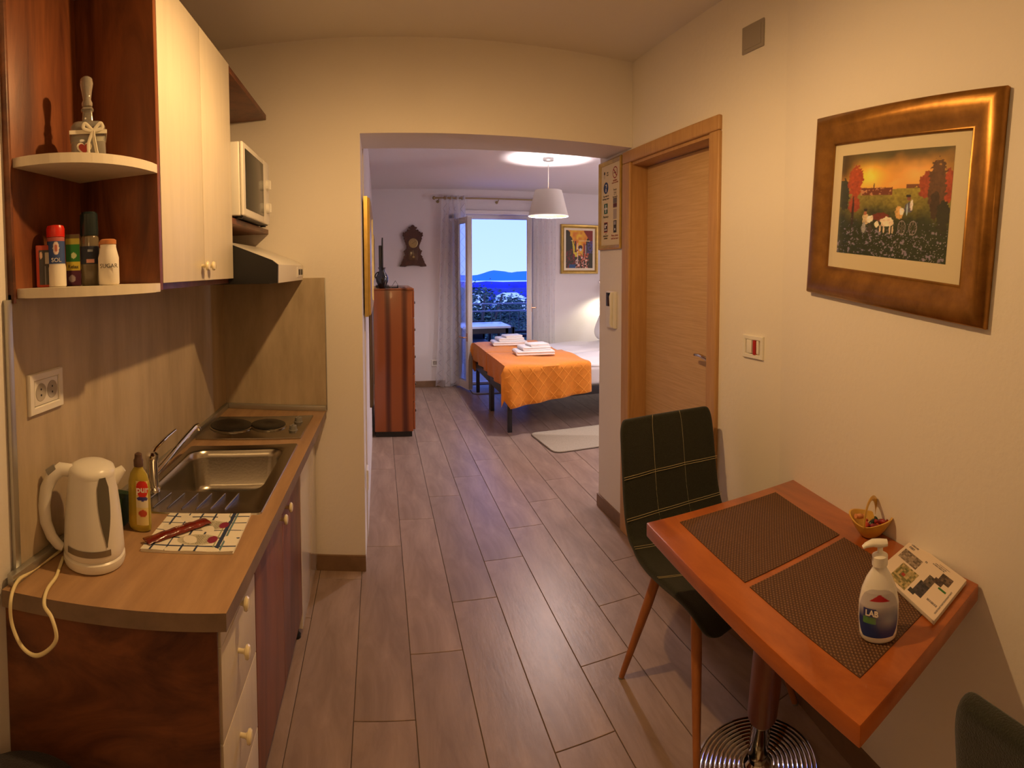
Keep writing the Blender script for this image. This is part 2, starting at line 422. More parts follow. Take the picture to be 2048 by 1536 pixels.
bmesh.ops.recalc_face_normals(bm, faces=bm.faces[:])
obj('top_board', bm, [WTOP, WEDGE], wt, 0)
bm = NB(); box(bm, (XL + .010, .885, .8003), (XL + .028, 2.585, .826), .003)
obj('wall_strip', bm, ALU, wt)
bm = NB(); box(bm, (XL + .028, 2.571, .8003), (-.272, 2.5895, .826), .003)
obj('wall_strip', bm, ALU, wt)

# base units
def front_panel(bm, y0, y1, z0, z1, t=.018, bev=.002):
    g = .0015
    q = [(fx(y0 + g), y0 + g, z0 + g), (fx(y1 - g), y1 - g, z0 + g), (fx(y1 - g), y1 - g, z1 - g), (fx(y0 + g), y0 + g, z1 - g)]
    return slab(bm, q, (-1, .01, 0), t, bev)
def knob(parent, y, z, name='knob', s=1.0, x=None, m=None):
    x = fx(y) if x is None else x
    bm = NB(); lathe(bm, (x, y, z), [(.0055 * s, 0), (.0055 * s, .012 * s), (.008 * s, .016 * s), (.0155 * s, .019 * s), (.0165 * s, .0235 * s), (.013 * s, .028 * s), (.004 * s, .030 * s)], 20, (1, 0, 0))
    return obj(name, bm, m or IVORY, parent)
dc = thing('drawer_unit', 'base unit of white drawers with mahogany end panel nearest the viewer', 'cabinet', (-.57, 1.17, 0))
obj('end_panel', slab(NB(), [(XL + .001, .886, .0), (-.343, 1.018, .0), (-.343, 1.018, .7615), (XL + .001, .886, .7615)], (-.27, 1, 0), .018, .001), MAHOB, dc, label='dark mahogany end panel')
bm = NB(); prism(bm, [(-.785, .92), (-.366, 1.045), (-.366, 1.33), (-.785, 1.33)], .1, .755)
obj('carcass', bm, CREAM, dc, 0)
obj('plinth', prism(NB(), [(-.40, 1.045), (-.385, 1.045), (-.385, 1.33), (-.40, 1.33)], .0, .1), MAHO, dc, 0)
for z0, z1, kz in ((.70, .76, .722), (.492, .70, .609), (.29, .492, .408), (.11, .29, .2)):
    f_ = obj('drawer_front', front_panel(NB(), 1.037, 1.33, z0, z1), CREAM, dc); knob(f_, 1.165, kz)
sc2 = thing('sink_unit', 'base unit with two mahogany doors under the sink', 'cabinet', (-.57, 1.7, 0))
bm = NB(); prism(bm, [(-.79, 1.332), (-.362, 1.332), (-.358, 2.08), (-.79, 2.08)], .1, .60)
obj('carcass', bm, MAHOB, sc2, 0)
obj('plinth', prism(NB(), [(-.40, 1.332), (-.385, 1.332), (-.385, 2.08), (-.40, 2.08)], .0, .1), MAHO, sc2, 0)
for y0, y1, ky in ((1.332, 1.705, 1.66), (1.705, 2.08, 1.75)):
    f_ = obj('cabinet_door', front_panel(NB(), y0, y1, .11, .76), MAHO, sc2); knob(f_, ky, .69)
fr = thing('undercounter_fridge', 'white glossy undercounter appliance at the far end of the worktop', 'fridge', (-.57, 2.34, 0))
obj('body', box(NB(), (-.79, 2.088, .03), (-.352, 2.585, .758), .004), WHITEP, fr)
obj('fridge_door', box(NB(), (-.351, 2.086, .04), (-.330, 2.588, .758), .006, seg=3), WHITEG, fr)
bm = NB()
for yy in (2.10, 2.56):
    bm = NB(); lathe(bm, (-.36, yy, 0), [(.018, 0), (.018, .012), (.01, .014), (.01, .0295)], 12); obj('foot', bm, BLACKP, fr)

# sink
sk = thing('sink', 'stainless steel inset sink with ribbed drainer', 'sink', (-.54, 1.7, .80))
bm = NB()
def rr(u0, u1, v0, v1, r, n=6):
    out = []
    for cx, cy, a0 in ((u1 - r, v1 - r * .7, 0), (u0 + r, v1 - r * .7, 90), (u0 + r, v0 + r * .7, 180), (u1 - r, v0 + r * .7, 270)):
        for i in range(n + 1):
            t = math.radians(a0 + 90 * i / n); out.append((cx + r * math.cos(t), cy + r * .7 * math.sin(t)))
    return out
def rg(pts, z): return [bm.verts.new(S(u, v, z)) for u, v in pts]
rings = [rg(rr(-.012, 1.012, -.012, 1.012, .03), .8002), rg(rr(-.008, 1.008, -.008, 1.008, .03), .8045), rg(rr(.012, .988, .01, .99, .03), .8045), rg(rr(.03, .97, .025, .975, .03), .8022),
         rg(rr(BU0 - .01, BU1 + .01, BV0 - .01, BV1 + .01, .14), .8022), rg(rr(BU0, BU1, BV0, BV1, .14), .7985), rg(rr(BU0 + .015, BU1 - .015, BV0 + .012, BV1 - .012, .14), .775), rg(rr(BU0 + .03, BU1 - .03, BV0 + .02, BV1 - .02, .14), .675),
         rg(rr(BU0 + .06, BU1 - .06, BV0 + .05, BV1 - .05, .12), .655), rg(rr(.42, .52, .52, .62, .04), .650)]
for a, b in zip(rings, rings[1:]): bridge(bm, a, b)
bm.faces.new(rings[-1])
bmesh.ops.recalc_face_normals(bm, faces=bm.faces[:])
for f in bm.faces: f.normal_flip() if f.calc_center_median().z > .8 and f.normal.z < -.5 else None
obj('basin', bm, STEEL, sk, 50)
for i in range(7):
    u = .10 + .105 * i
    bm = NB(); tube(bm, [S(u, .045, .8022), S(u, .06, .8032), S(u + .01, .13, .8036), S(u + .02, .215, .8032), S(u + .022, .235, .8022)], .0019, 8)
    obj('drainer_rib', bm, STEEL, sk)
bm = NB(); lathe(bm, S(.47, .57, .6505), [(.0, 0), (.035, 0), (.038, .003), (.03, .004), (.012, .001)], 24)
obj('drain_cap', bm, CHROME, sk)
# tap
tp = thing('mixer_tap', 'chrome mixer tap with long slanting spout at the sink wall side', 'tap', (-.715, 1.51, .805))
bm = NB(); lathe(bm, (-.715, 1.51, .8045), [(.026, 0), (.026, .008), (.020, .014), (.019, .095), (.022, .10), (.022, .115), (.012, .122)], 24)
obj('tap_body', bm, CHROME, tp)
bm = NB(); tube(bm, [(-.712, 1.515, .855), (-.70, 1.57, .873), (-.685, 1.68, .905), (-.672, 1.79, .93), (-.668, 1.815, .929), (-.667, 1.822, .915)], [.012, .011, .0105, .011, .011, .010], 12)
obj('spout', bm, CHROME, tp)
bm = NB(); tube(bm, [(-.715, 1.51, .918), (-.712, 1.53, .932), (-.70, 1.60, .95), (-.692, 1.655, .958)], [.010, .009, .007, .006], 10, flat=.6)
obj('lever', bm, CHROME, tp)
# hob
hb = thing('electric_hob', 'stainless two-plate electric hob beside the sink', 'hob', (-.55, 2.26, .80))
HA, HB_, HC_, HD = Vector((-.765, 2.045, 0)), Vector((-.333, 2.135, 0)), Vector((-.322, 2.47, 0)), Vector((-.765, 2.385, 0))
def Hq(u, v, z): p = HA * (1 - u) * (1 - v) + HB_ * u * (1 - v) + HC_ * u * v + HD * (1 - u) * v; return Vector((p.x, p.y, z))
obj('hob_plate', slab(NB(), [Hq(0, 0, .8003), Hq(1, 0, .8003), Hq(1, 1, .8003), Hq(0, 1, .8003)], (0, 0, 1), .008, .003), STEEL, hb)
for u, v, r in ((.235, .50, .092), (.605, .52, .076)):
    c = Hq(u, v, .8085); bm = NB(); lathe(bm, c, [(r + .006, 0), (r + .006, .004), (r + .001, .006), (r + .001, .002)], 40); ringo = obj('plate_ring', bm, STEEL, hb)
    bm = NB(); lathe(bm, c, [(r, .001), (r, .010), (r - .006, .012), (r * .35, .0115), (r * .3, .010), (.002, .010)], 40); obj('hot_plate', bm, BLACKM, hb)
for v in (.30, .68):
    c = Hq(.885, v, .8083); bm = NB(); lathe(bm, c, [(.020, 0), (.020, .003), (.0165, .004), (.0155, .020), (.010, .022)], 24); box(bm, c + Vector((-.003, -.014, .02)), c + Vector((.003, .014, .025)), .001)
    obj('control_knob', bm, GREYP, hb)

# upper cabinet
XF = -.55
uc = thing('wall_cabinet', 'tall two-door cream wall cabinet with mahogany sides', 'cabinet', (-.68, 1.6, 1.457))
obj('side_panel', box(NB(), (XL + .001, 1.245, 1.44), (XF - .001, 1.263, 2.245), .001), MAHO, uc)
obj('carcass', box(NB(), (XL + .001, 1.2635, 1.44), (XF - .020, 1.935, 2.245)), MAHO, uc, 0)
for y0, y1, ky in ((1.263, 1.60, 1.572), (1.60, 1.938, 1.632)):
    f_ = obj('cabinet_door', box(NB(), (XF - .018, y0 + .0015, 1.4575), (XF, y1 - .0015, 2.244), .002), CREAM, uc); knob(f_, ky, 1.502, x=XF, s=.9)
# corner shelf unit
cs = thing('corner_shelf_unit', 'open end unit with three quarter-round cream shelves on mahogany panel', 'shelf', (XL, 1.1, 1.43))
obj('back_panel', box(NB(), (XL + .0005, .945, 1.435), (XL + .014, 1.2445, 2.245), .001), MAHO, cs)
bm = NB(); box(bm, (XL, .935, 1.425), (XL + .018, .9445, 2.245), .001); obj('edge_strip', bm, MAHOB, cs)
def quarter(z0, z1, rx=.250, ry=.292):
    pts = [(XL + .014, 1.2445)]
    for i in range(17):
        t = PI / 2 * i / 16; pts.append((XL + .014 + (rx - .014) * math.sin(t), 1.2445 - ry * math.cos(t)))
    return prism(NB(), pts, z0, z1, .0015)
for z in ((1.436, 1.458), (1.733, 1.755), (2.222, 2.244)):
    obj('quarter_shelf', quarter(*z), CREAM, cs)
# microwave shelf
ms = thing('microwave_shelf', 'mahogany wall shelf boards above and below the microwave', 'shelf', (-.68, 2.26, 1.66))
obj('shelf_board', box(NB(), (XL, 1.938, 1.662), (XF, 2.596, 1.684), .001), MAHOB, ms)
obj('shelf_board', box(NB(), (XL, 1.938, 2.216), (XF, 2.596, 2.240), .001), MAHOB, ms)
obj('back_rail', box(NB(), (XL, 1.94, 1.60), (XL + .02, 2.596, 1.662), .001), MAHOB, ms)
# microwave
mw = thing('microwave_oven', 'white microwave oven on the mahogany wall shelf', 'microwave', (-.65, 2.22, 1.684))
MX = -.512
obj('case', box(NB(), (XL + .03, 1.972, 1.694), (MX - .015, 2.455, 1.972), .006, seg=3), WHITEP, mw)
bm = NB(); box(bm, (MX - .014, 1.972, 1.694), (MX, 2.34, 1.972), .006, seg=3); obj('oven_door', bm, WHITEP, mw)
bm = NB(); box(bm, (MX - .002, 2.005, 1.722), (MX + .002, 2.325, 1.95), .003); obj('window', bm, DARKG, mw)
bm = NB(); box(bm, (MX - .014, 2.342, 1.694), (MX, 2.455, 1.972), .004); cp = obj('control_panel', bm, WHITEP, mw)
for z in (1.765, 1.868):
    bm = NB(); lathe(bm, (MX, 2.398, z), [(.024, 0), (.023, .012), (.018, .016)], 24, (1, 0, 0)); box(bm, (MX + .014, 2.394, z - .02), (MX + .022, 2.402, z + .02), .002); obj('dial', bm, WHITEP, cp)
bm = NB()
for y, x in ((2.0, -.54), (2.43, -.54), (2.0, -.76), (2.43, -.76)):
    bm = NB(); lathe(bm, (x, y, 1.6842), [(.014, 0), (.014, .006)], 12); obj('foot', bm, BLACKP, mw)
bm = NB(); box(bm, (-.75, 1.99, 1.690), (-.52, 2.44, 1.6945)); obj('underside', bm, BLACKM, mw)
# extractor hood
ho = thing('extractor_hood', 'slim cooker hood with black side and pale sloping front', 'extractor hood', (-.6, 2.27, 1.435))
prof_h = [(XL, 1.437), (-.379, 1.437), (-.377, 1.505), (-.40, 1.522), (-.60, 1.600), (XL, 1.625)]
def hood_slice(y0, y1):
    bm = NB(); a = [bm.verts.new((x, y0, z)) for x, z in prof_h]; b = [bm.verts.new((x, y1, z)) for x, z in prof_h]
    bm.faces.new(a); bm.faces.new(b[::-1]); bridge(bm, a, b); bmesh.ops.recalc_face_normals(bm, faces=bm.faces[:]); return bm
obj('side_cheek', hood_slice(1.940, 1.955), BLACKP, ho, 20, label='black side cheek')
obj('canopy', hood_slice(1.9555, 2.596), WHITEP, ho, 20)
bm = NB(); box(bm, (-.381, 2.40, 1.452), (-.3745, 2.585, 1.498), .002); cpn = obj('switch_panel', bm, WHITEP, ho)
for yy in (2.455, 2.525):
    bm = NB(); box(bm, (-.3755, yy - .02, 1.462), (-.371, yy + .02, 1.488), .004); obj('switch', bm, BLACKP, cpn)
bm = NB(); box(bm, (-.74, 1.98, 1.4335), (-.42, 2.57, 1.4368)); obj('filter', bm, mat('hood filter', (.10, .09, .08), .6), ho)

# socket on splashback
def plate(name, label, O, R, U, wd, ht, cat='socket', m=WHITEP):
    t = thing(name, label, cat, O); R = Vector(R); U = Vector(U)
    fr_rect_bm = fr_rect(NB(), O, R, U, wd, ht, wd * .72 if wd > ht * 1.1 else wd * .62, ht * .62, [(0, 0), (0, .006), (.12, .0095), (.85, .0095), (1, .007), (1, 0)])
    obj('surround', fr_rect_bm, m, t, 30); return t
ds = plate('double_socket', 'white double wall socket on the splashback above the kettle', (XL + .010, 1.052, 1.205), (0, 1, 0), (0, 0, 1), .142, .098)
bm = NB(); box(bm, (XL + .010, 1.003, 1.176), (XL + .0165, 1.101, 1.235), .001); ins_ = obj('insert', bm, WHITEP, ds)
for yy in (1.029, 1.076):
    bm = NB(); lathe(bm, (XL + .0168, yy, 1.206), [(.022, -.0003), (.0215, .0006), (.019, .0006), (.0185, .0003), (.001, .0003)], 24, (1, 0, 0)); q = obj('socket_well', bm, mat('socket recess', (.42, .39, .34), .5), ins_)
    bm = NB()
    for dz in (-.007, .007): lathe(bm, (XL + .0172, yy, 1.206 + dz), [(.0026, 0), (.0026, .0006)], 10, (1, 0, 0))
    obj('pin_hole', bm, BLACKP, ds)

# kettle
KX, KY = -.678, 1.085
kt = thing('electric_kettle', 'white cordless electric kettle with grey water window by the wall', 'kettle', (KX, KY, .80))
hd = Vector((-.846, -.534, 0)); sd = Vector((.534, -.846, 0))
bm = NB(); lathe(bm, (KX, KY, .8003), [(.066, 0), (.074, .003), (.077, .012), (.076, .022), (.070, .027)], 40, u=hd); obj('power_base', bm, WHITEP, kt)
bm = NB()
profk = [(.0, .828), (.073, .828), (.075, .834), (.074, .850), (.0725, .88), (.069, .92), (.064, .96), (.060, .995), (.058, 1.012)]
lathe(bm, (KX, KY, 0), profk, 40, u=hd, cap=True)
kb = obj('kettle_body', bm, WHITEP, kt, 50)
bm = NB(); lathe(bm, (KX, KY, 0), [(.0583, 1.012), (.0585, 1.018), (.055, 1.028), (.04, 1.036), (.015, 1.040), (.001, 1.040)], 40, u=hd); obj('lid', bm, WHITEP, kt, 50)
def ksurf(ang, z, off=.001):                      # ang from towards-camera side
    r = np.interp(z, [p[1] for p in profk[1:]], [p[0] for p in profk[1:]]) + off
    base = Vector((-KX, -KY, 0)).normalized(); c, s = math.cos(ang), math.sin(ang)
    dirn = Vector((base.x * c - base.y * s, base.x * s + base.y * c, 0)); return Vector((KX, KY, z)) + dirn * r
bm = NB(); rows = []
for i in range(21):
    t = i / 20; z = .862 + t * .155; hw = .25 * math.sin(min(1, (1 - t) * 0 + t * 1.4 + .0) * PI / 2) * (1 if t < .85 else max(.35, 1 - (t - .85) * 3))
    hw = max(hw, .02); rows.append([bm.verts.new(ksurf(.42 + a * hw, z, .0015)) for a in (-1, -.5, 0, .5, 1)])
for a, b in zip(rows, rows[1:]):
    for i in range(4): bm.faces.new((a[i], a[i + 1], b[i + 1], b[i]))
bmesh.ops.recalc_face_normals(bm, faces=bm.faces[:])
obj('water_window', bm, mat('smoked window', (.13, .115, .085), .2), kb, label='smoked grey water window')
bm = NB(); rows = [[bm.verts.new(ksurf(a, z, .0012)) for z in (.842, .856)] for a in np.linspace(-1.0, .55, 24)]
for a, b in zip(rows, rows[1:]): bm.faces.new((a[0], b[0], b[1], a[1]))
bmesh.ops.recalc_face_normals(bm, faces=bm.faces[:])
obj('grey_band', bm, mat('grey band', (.26, .22, .17), .3, .5), kb, label='grey band near the foot')
C_ = Vector((KX, KY, 0)); pts = []
for s_, z in ((.050, 1.018), (.075, 1.022), (.098, 1.005), (.114, .975), (.121, .935), (.118, .895), (.105, .86), (.088, .838), (.078, .833)):
    pts.append(C_ + hd * s_ + Vector((0, 0, z)))
bm = NB(); tube(bm, pts, [.013, .014, .0135, .013, .0125, .012, .011, .010, .008], 12, flat=1.25); obj('handle', bm, WHITEP, kt, 60)
bm = NB(); tube(bm, [C_ - hd * .052 + Vector((0, 0, .995)), C_ - hd * .066 + Vector((0, 0, 1.008)), C_ - hd * .078 + Vector((0, 0, 1.018))], [.018, .014, .009], 12); obj('spout', bm, WHITEP, kt, 60)
bm = NB(); tube(bm, [C_ + hd * .088 + Vector((0, 0, 1.026)), C_ + hd * .108 + Vector((0, 0, 1.012))], [.010, .011], 10); obj('lid_switch', bm, GREYP, kt)
def catmull(P, n=8):
    P = [Vector(p) for p in P]; out = []
    for i in range(len(P) - 1):
        a, b, c, d_ = P[max(i - 1, 0)], P[i], P[i + 1], P[min(i + 2, len(P) - 1)]
        for k in range(n):
            t = k / n; out.append(.5 * ((2 * b) + (c - a) * t + (2 * a - 5 * b + 4 * c - d_) * t * t + (3 * b - a - 3 * c + d_) * t ** 3))
    return out + [P[-1]]
cord = [(-.745, 1.045, .806), (-.718, .985, .804), (-.706, .945, .8045), (-.668, .885, .8115), (-.632, .862, .846), (-.618, .850, .80), (-.624, .846, .765), (-.652, .845, .730), (-.686, .845, .708), (-.722, .846, .714), (-.744, .848, .750), (-.745, .85, .80), (-.762, .895, .818), (-.775, .95, .808), (-.775, 1.0, .8045), (-.772, 1.06, .8045), (-.768, 1.15, .8045), (-.766, 1.2, .8045)]
cord = [(-.745, 1.045, .806), (-.722, .990, .804), (-.712, .965, .8045), (-.700, .915, .8045), (-.672, .868, .8055), (-.640, .850, .800), (-.627, .846, .765), (-.652, .845, .730), (-.686, .845, .708), (-.722, .846, .714), (-.748, .848, .750), (-.752, .852, .797), (-.768, .895, .812), (-.775, .95, .806), (-.775, 1.0, .8045), (-.772, 1.06, .8045), (-.768, 1.15, .8045)]
bm = NB(); tube(bm, catmull(cord, 7), .0042, 8); obj('power_cord', bm, mat('cream cord', (.82, .72, .42), .45), kt, 60)

# soap bottle
so = thing('dish_soap_bottle', 'clear bottle of yellow dish soap marked pur beside the kettle', 'bottle', (-.645, 1.275, .80))
bx_, by_ = -.645, 1.275
rd = Vector((.84, -.10, 0)).normalized(); vd = Vector((-rd.y, rd.x, 0))
YLW = mat('yellow soap liquid', (.92, .74, .10), .12, trans=.55, ior=1.33, coat=.4)
bm = NB(); lathe(bm, (bx_, by_, .8005), [(.028, 0), (.034, .004), (.035, .02), (.034, .09), (.033, .125), (.026, .150), (.014, .165), (.012, .17)], 32, sx=1, sy=.62, u=rd); sb = obj('bottle_body', bm, YLW, so, 50)
bm = NB(); lathe(bm, (bx_, by_, .8005), [(.0135, .170), (.0135, .186), (.011, .19), (.010, .202), (.004, .206)], 20); obj('cap', bm, mat('brown cap', (.10, .055, .04), .35), so)
fn_ = vd if vd.y < 0 else -vd
def soaplabel(u, v):
    c = np.zeros(u.shape + (3,)); c[:] = (.85, .72, .30); t = v[..., None]
    c = np.where((t > .40) & (t < .62), np.array((.85, .80, .60)), c)
    c = np.where((((u - .5) / .5) ** 2 + ((v - .82) / .20) ** 2 < 1)[..., None], np.array((.75, .03, .02)), c)
    c = np.where((((u - .5) / .45) ** 2 + ((v - .60) / .05) ** 2 < 1)[..., None], np.array((.05, .05, .30)), c)
    c = np.where((((u - .5) / .35) ** 2 + ((v - .27) / .08) ** 2 < 1)[..., None], np.array((.55, .08, .03)), c)
    return c
A_ = .55
def soap_surf(u, v):
    a = -A_ + 2 * A_ * u + .65; P = np.zeros(u.shape + (3,))
    r1 = .0347; r2 = r1 * .62
    for k in range(3): P[..., k] = (bx_, by_, .82)[k] + (fn_[k] * np.cos(a) * r2 * 1.03 + rd[k] * np.sin(a) * r1 * 1.03)
    P[..., 2] += v * .118; return P
flat_print('front_label', (0, 0, 0), (1, 0, 0), (0, 0, 1), 1, 1, 30, 50, soaplabel, so, surf=soap_surf)
mid = soap_surf(np.array([[.5]]), np.array([[.82]]))[0, 0]; tn = soap_surf(np.array([[.6]]), np.array([[.82]]))[0, 0] - mid
nrm = Vector(tn).normalized().cross(Vector((0, 0, 1)))
text('pur', .024, Vector(mid) + nrm * .003, tn, (0, 0, 1), mat('white ink', (.85, .82, .78), .6), so, bold=.0006)
sg = obj('sponge_box', box(NB(), (-.738, 1.245, .8003), (-.690, 1.315, .880), .006), mat('dark green sponge', (.010, .035, .010), .8, bump=.5)); tag(sg, 'dark green scouring sponge between kettle and soap bottle', 'sponge')

# tea towel
tt = thing('tea_towel', 'folded white tea towel with dark blue checks on the worktop', 'towel', (-.48, 1.28, .80))
TA, TB, TC, TD = Vector((-.592, 1.165, 0)), Vector((-.365, 1.225, 0)), Vector((-.372, 1.435, 0)), Vector((-.598, 1.375, 0))
def Tq(u, v, z): p = TA * (1 - u) * (1 - v) + TB * u * (1 - v) + TC * u * v + TD * (1 - u) * v; return Vector((p.x, p.y, z))
for i, (e, z0, z1) in enumerate(((0, .8003, .8038), (.008, .8040, .8075))):
    obj('folded_layer', slab(NB(), [Tq(e, 0, z0), Tq(1 - e, 0, z0), Tq(1, 1 - e, z0), Tq(0, 1, z0)], (0, 0, 1), z1 - z0, .0015), mat('towel cloth', (.78, .74, .62), .9, bump=.3, bscale=250), tt)
def check(u, v):
    c = np.zeros(u.shape + (3,)); c[:] = (.80, .76, .64); blue = np.array((.02, .035, .085)); g = np.array((.10, .20, .24))
    def band(x, c0, w_): return np.abs(x - c0) < w_
    mk = np.zeros(u.shape, bool)
    for k in (.10, .26, .42, .58): mk |= band(u, k, .010)
    for k in (.12, .32, .52, .72, .90): mk |= band(v, k, .011)
    c[mk] = blue
    s_ = band(u, .80, .022); c[s_] = blue * 1.2; c[band(u, .845, .010)] = g; c[band(u, .755, .008)] = (.3, .34, .2)
    # printed sprigs
    for cx, cy in ((.54, .28), (.58, .66)):
        d_ = ((u - cx) / .22) ** 2 + ((v - cy) / .14) ** 2; nn = np.sin(u * 190) * np.sin(v * 160 + u * 60)
        c[d_ < 1] = (.52, .49, .36); c[(d_ < .6) & (nn > .15)] = (.20, .18, .12)
        d2 = ((u - cx - .17) / .055) ** 2 + ((v - cy) / .09) ** 2; c[d2 < 1] = (.22, .015, .05)
    return c
def tsurf(u, v):
    P = np.zeros(u.shape + (3,))
    for k in range(2): P[..., k] = TA[k] * (1 - u) * (1 - v) + TB[k] * u * (1 - v) + TC[k] * u * v + TD[k] * (1 - u) * v
    P[..., 2] = .8079 + .0008 * np.sin(u * 14 + v * 5) * np.cos(v * 11); return P
flat_print('checked_cloth', (0, 0, 0), (1, 0, 0), (0, 1, 0), 1, 1, 130, 110, check, tt, surf=tsurf, m=print_mat('cloth print', .95))
# red wrapper on the towel
rw = thing('snack_stick', 'dark red snack wrapper lying across the tea towel', 'packet', (-.52, 1.24, .809))
pA, pB = Vector((-.590, 1.196, .812)), Vector((-.475, 1.352, .814)); dr = (pB - pA).normalized(); sdv = Vector((-dr.y, dr.x, 0))
REDW = mat('red foil', (.20, .018, .008), .25, vary=.4, vscale=40, bump=.5, bscale=60, coat=.5)
bm = NB(); rows = []
for i in range(15):
    t = i / 14; h = .0035 + .006 * math.sin(PI * min(max((t - .06) / .88, 0), 1)) ** .4; wd_ = .017 + (.003 if t < .07 or t > .93 else 0)
    c = pA.lerp(pB, t); rows.append([bm.verts.new(c + sdv * math.cos(a) * wd_ + Vector((0, 0, max(-.0036, math.sin(a) * h + .0012 * math.sin(i * 2.1))))) for a in np.linspace(0, 2 * PI, 12, endpoint=False)])
for a, b in zip(rows, rows[1:]): bridge(bm, a, b)
bm.faces.new(rows[0][::-1]); bm.faces.new(rows[-1]); bmesh.ops.recalc_face_normals(bm, faces=bm.faces[:])
obj('wrapper', bm, REDW, rw, 60)
text('Stixi', .015, pA.lerp(pB, .52) + Vector((0, 0, .0112)), dr, sdv, mat('pale ink', (.6, .40, .30), .6), rw)

# bottles on the shelf
Z0 = 1.4583
WINK = mat('white ink', (.85, .82, .78), .6); DINK = mat('dark ink', (.05, .04, .035), .6)
def facing(x, y):
    n = Vector((-x, -y, 0)).normalized(); return n, Vector((-n.y, n.x, 0))       # normal to camera side, text right
def wraplabel(name, x, y, r, z0, z1, fn, parent, half=1.35, nx=36, ny=40):
    n, rt = facing(x, y)
    def sf(u, v):
        a = (u - .5) * 2 * half; P = np.zeros(u.shape + (3,))
        for k in range(2): P[..., k] = (x, y)[k] + (n[k] * np.cos(a) + rt[k] * np.sin(a)) * r
        P[..., 2] = z0 + v * (z1 - z0); return P
    return flat_print(name, (0, 0, 0), (1, 0, 0), (0, 0, 1), 1, 1, nx, ny, fn, parent, surf=sf)
sl = thing('salt_shaker', 'salt shaker with a red cap and blue wrap on the lower shelf', 'shaker', (-.742, 1.055, Z0))
bm = NB(); lathe(bm, (-.742, 1.055, Z0), [(.021, 0), (.0235, .002), (.0235, .045), (.0215, .055), (.0215, .115), (.018, .118)], 28); obj('tube_body', bm, mat('white salt tube', (.80, .76, .68), .3), sl, 50)
bm = NB(); lathe(bm, (-.742, 1.055, Z0), [(.0225, .118), (.0228, .138), (.020, .145), (.008, .147)], 28); obj('cap', bm, mat('red cap', (.62, .02, .01), .3), sl)
def saltlab(u, v):
    c = np.zeros(u.shape + (3,)); c[:] = (.03, .07, .25); c[(v > .86)] = (.45, .12, .12)
    d_ = ((u - .5) / .13) ** 2 + ((v - .60) / .24) ** 2; c[d_ < 1] = (.75, .62, .60); c[d_ < .3] = (.5, .15, .12); c[v < .04] = (.7, .7, .7); return c
wraplabel('wrap_label', -.742, 1.055, .0222, Z0 + .052, Z0 + .117, saltlab, sl)
n, rt = facing(-.742, 1.055); text('SOL', .014, Vector((-.742, 1.055, Z0 + .063)) + n * .0226, rt, (0, 0, 1), WINK, sl)
px_, py_ = -.752, 1.145; n, rt = facing(px_, py_)
pk = thing('tea_packet', 'yellow and green tea box marked Relax behind the salt shaker', 'packet', (px_, py_, Z0))
bm = NB(); box(bm, (-.019, -.008, 0), (.019, .008, .130), .002); ang = math.atan2(rt.y, rt.x); bm.transform(Matrix.Translation((px_, py_, Z0)) @ Matrix.Rotation(ang, 4, 'Z')); obj('carton', bm, mat('dark carton', (.10, .02, .04), .6), pk)
def packl(u, v):
    c = np.zeros(u.shape + (3,)); c[:] = (.10, .015, .05); c[(v > .28) & (v < .46)] = (.80, .62, .06); c[(v >= .46) & (v < .80)] = (.02, .20, .03); c[(v >= .80)] = (.45, .38, .05)
    c[(v > .92)] = (.12, .08, .03); d_ = ((u - .55) / .2) ** 2 + ((v - .58) / .06) ** 2; c[d_ < 1] = (.62, .68, .35); d_ = ((u - .4) / .25) ** 2 + ((v - .12) / .07) ** 2; c[d_ < 1] = (.5, .4, .45); return c
flat_print('carton_face', Vector((px_, py_, Z0 + .066)) + n * .0086, rt, (0, 0, 1), .036, .126, 24, 70, packl, pk)
text('Relax', .0125, Vector((px_, py_, Z0 + .048)) + n * .0093, rt, (0, 0, 1), DINK, pk)
gx, gy = -.688, 1.125
sp_ = thing('spice_grinder', 'tall glass spice grinder with a dark cap and navy label', 'grinder', (gx, gy, Z0))
bm = NB(); lathe(bm, (gx, gy, Z0), [(.021, 0), (.0235, .003), (.0235, .115), (.021, .12)], 28); obj('glass_body', bm, mat('spice glass', (.20, .16, .10), .08, trans=.3, coat=.5), sp_, 50)
bm = NB(); lathe(bm, (gx, gy, Z0), [(.0225, .1205), (.0235, .125), (.0225, .172), (.018, .178), (.002, .178)], 28); obj('cap', bm, mat('dark teal cap', (.012, .022, .024), .25), sp_)
def spl(u, v):
    c = np.zeros(u.shape + (3,)); c[:] = (.012, .018, .04); c[(v < .28) & (v > .06) & (abs(u - .52) < .16)] = (.70, .35, .30); c[(abs(v - .74) < .06) & (abs(u - .5) < .1)] = (.3, .34, .4); return c
wraplabel('wrap_label', gx, gy, .0238, Z0 + .052, Z0 + .095, spl, sp_)
CLEARJ = mat('jar glass', (.92, .90, .85), .05, trans=.85, ior=1.3, coat=.3)
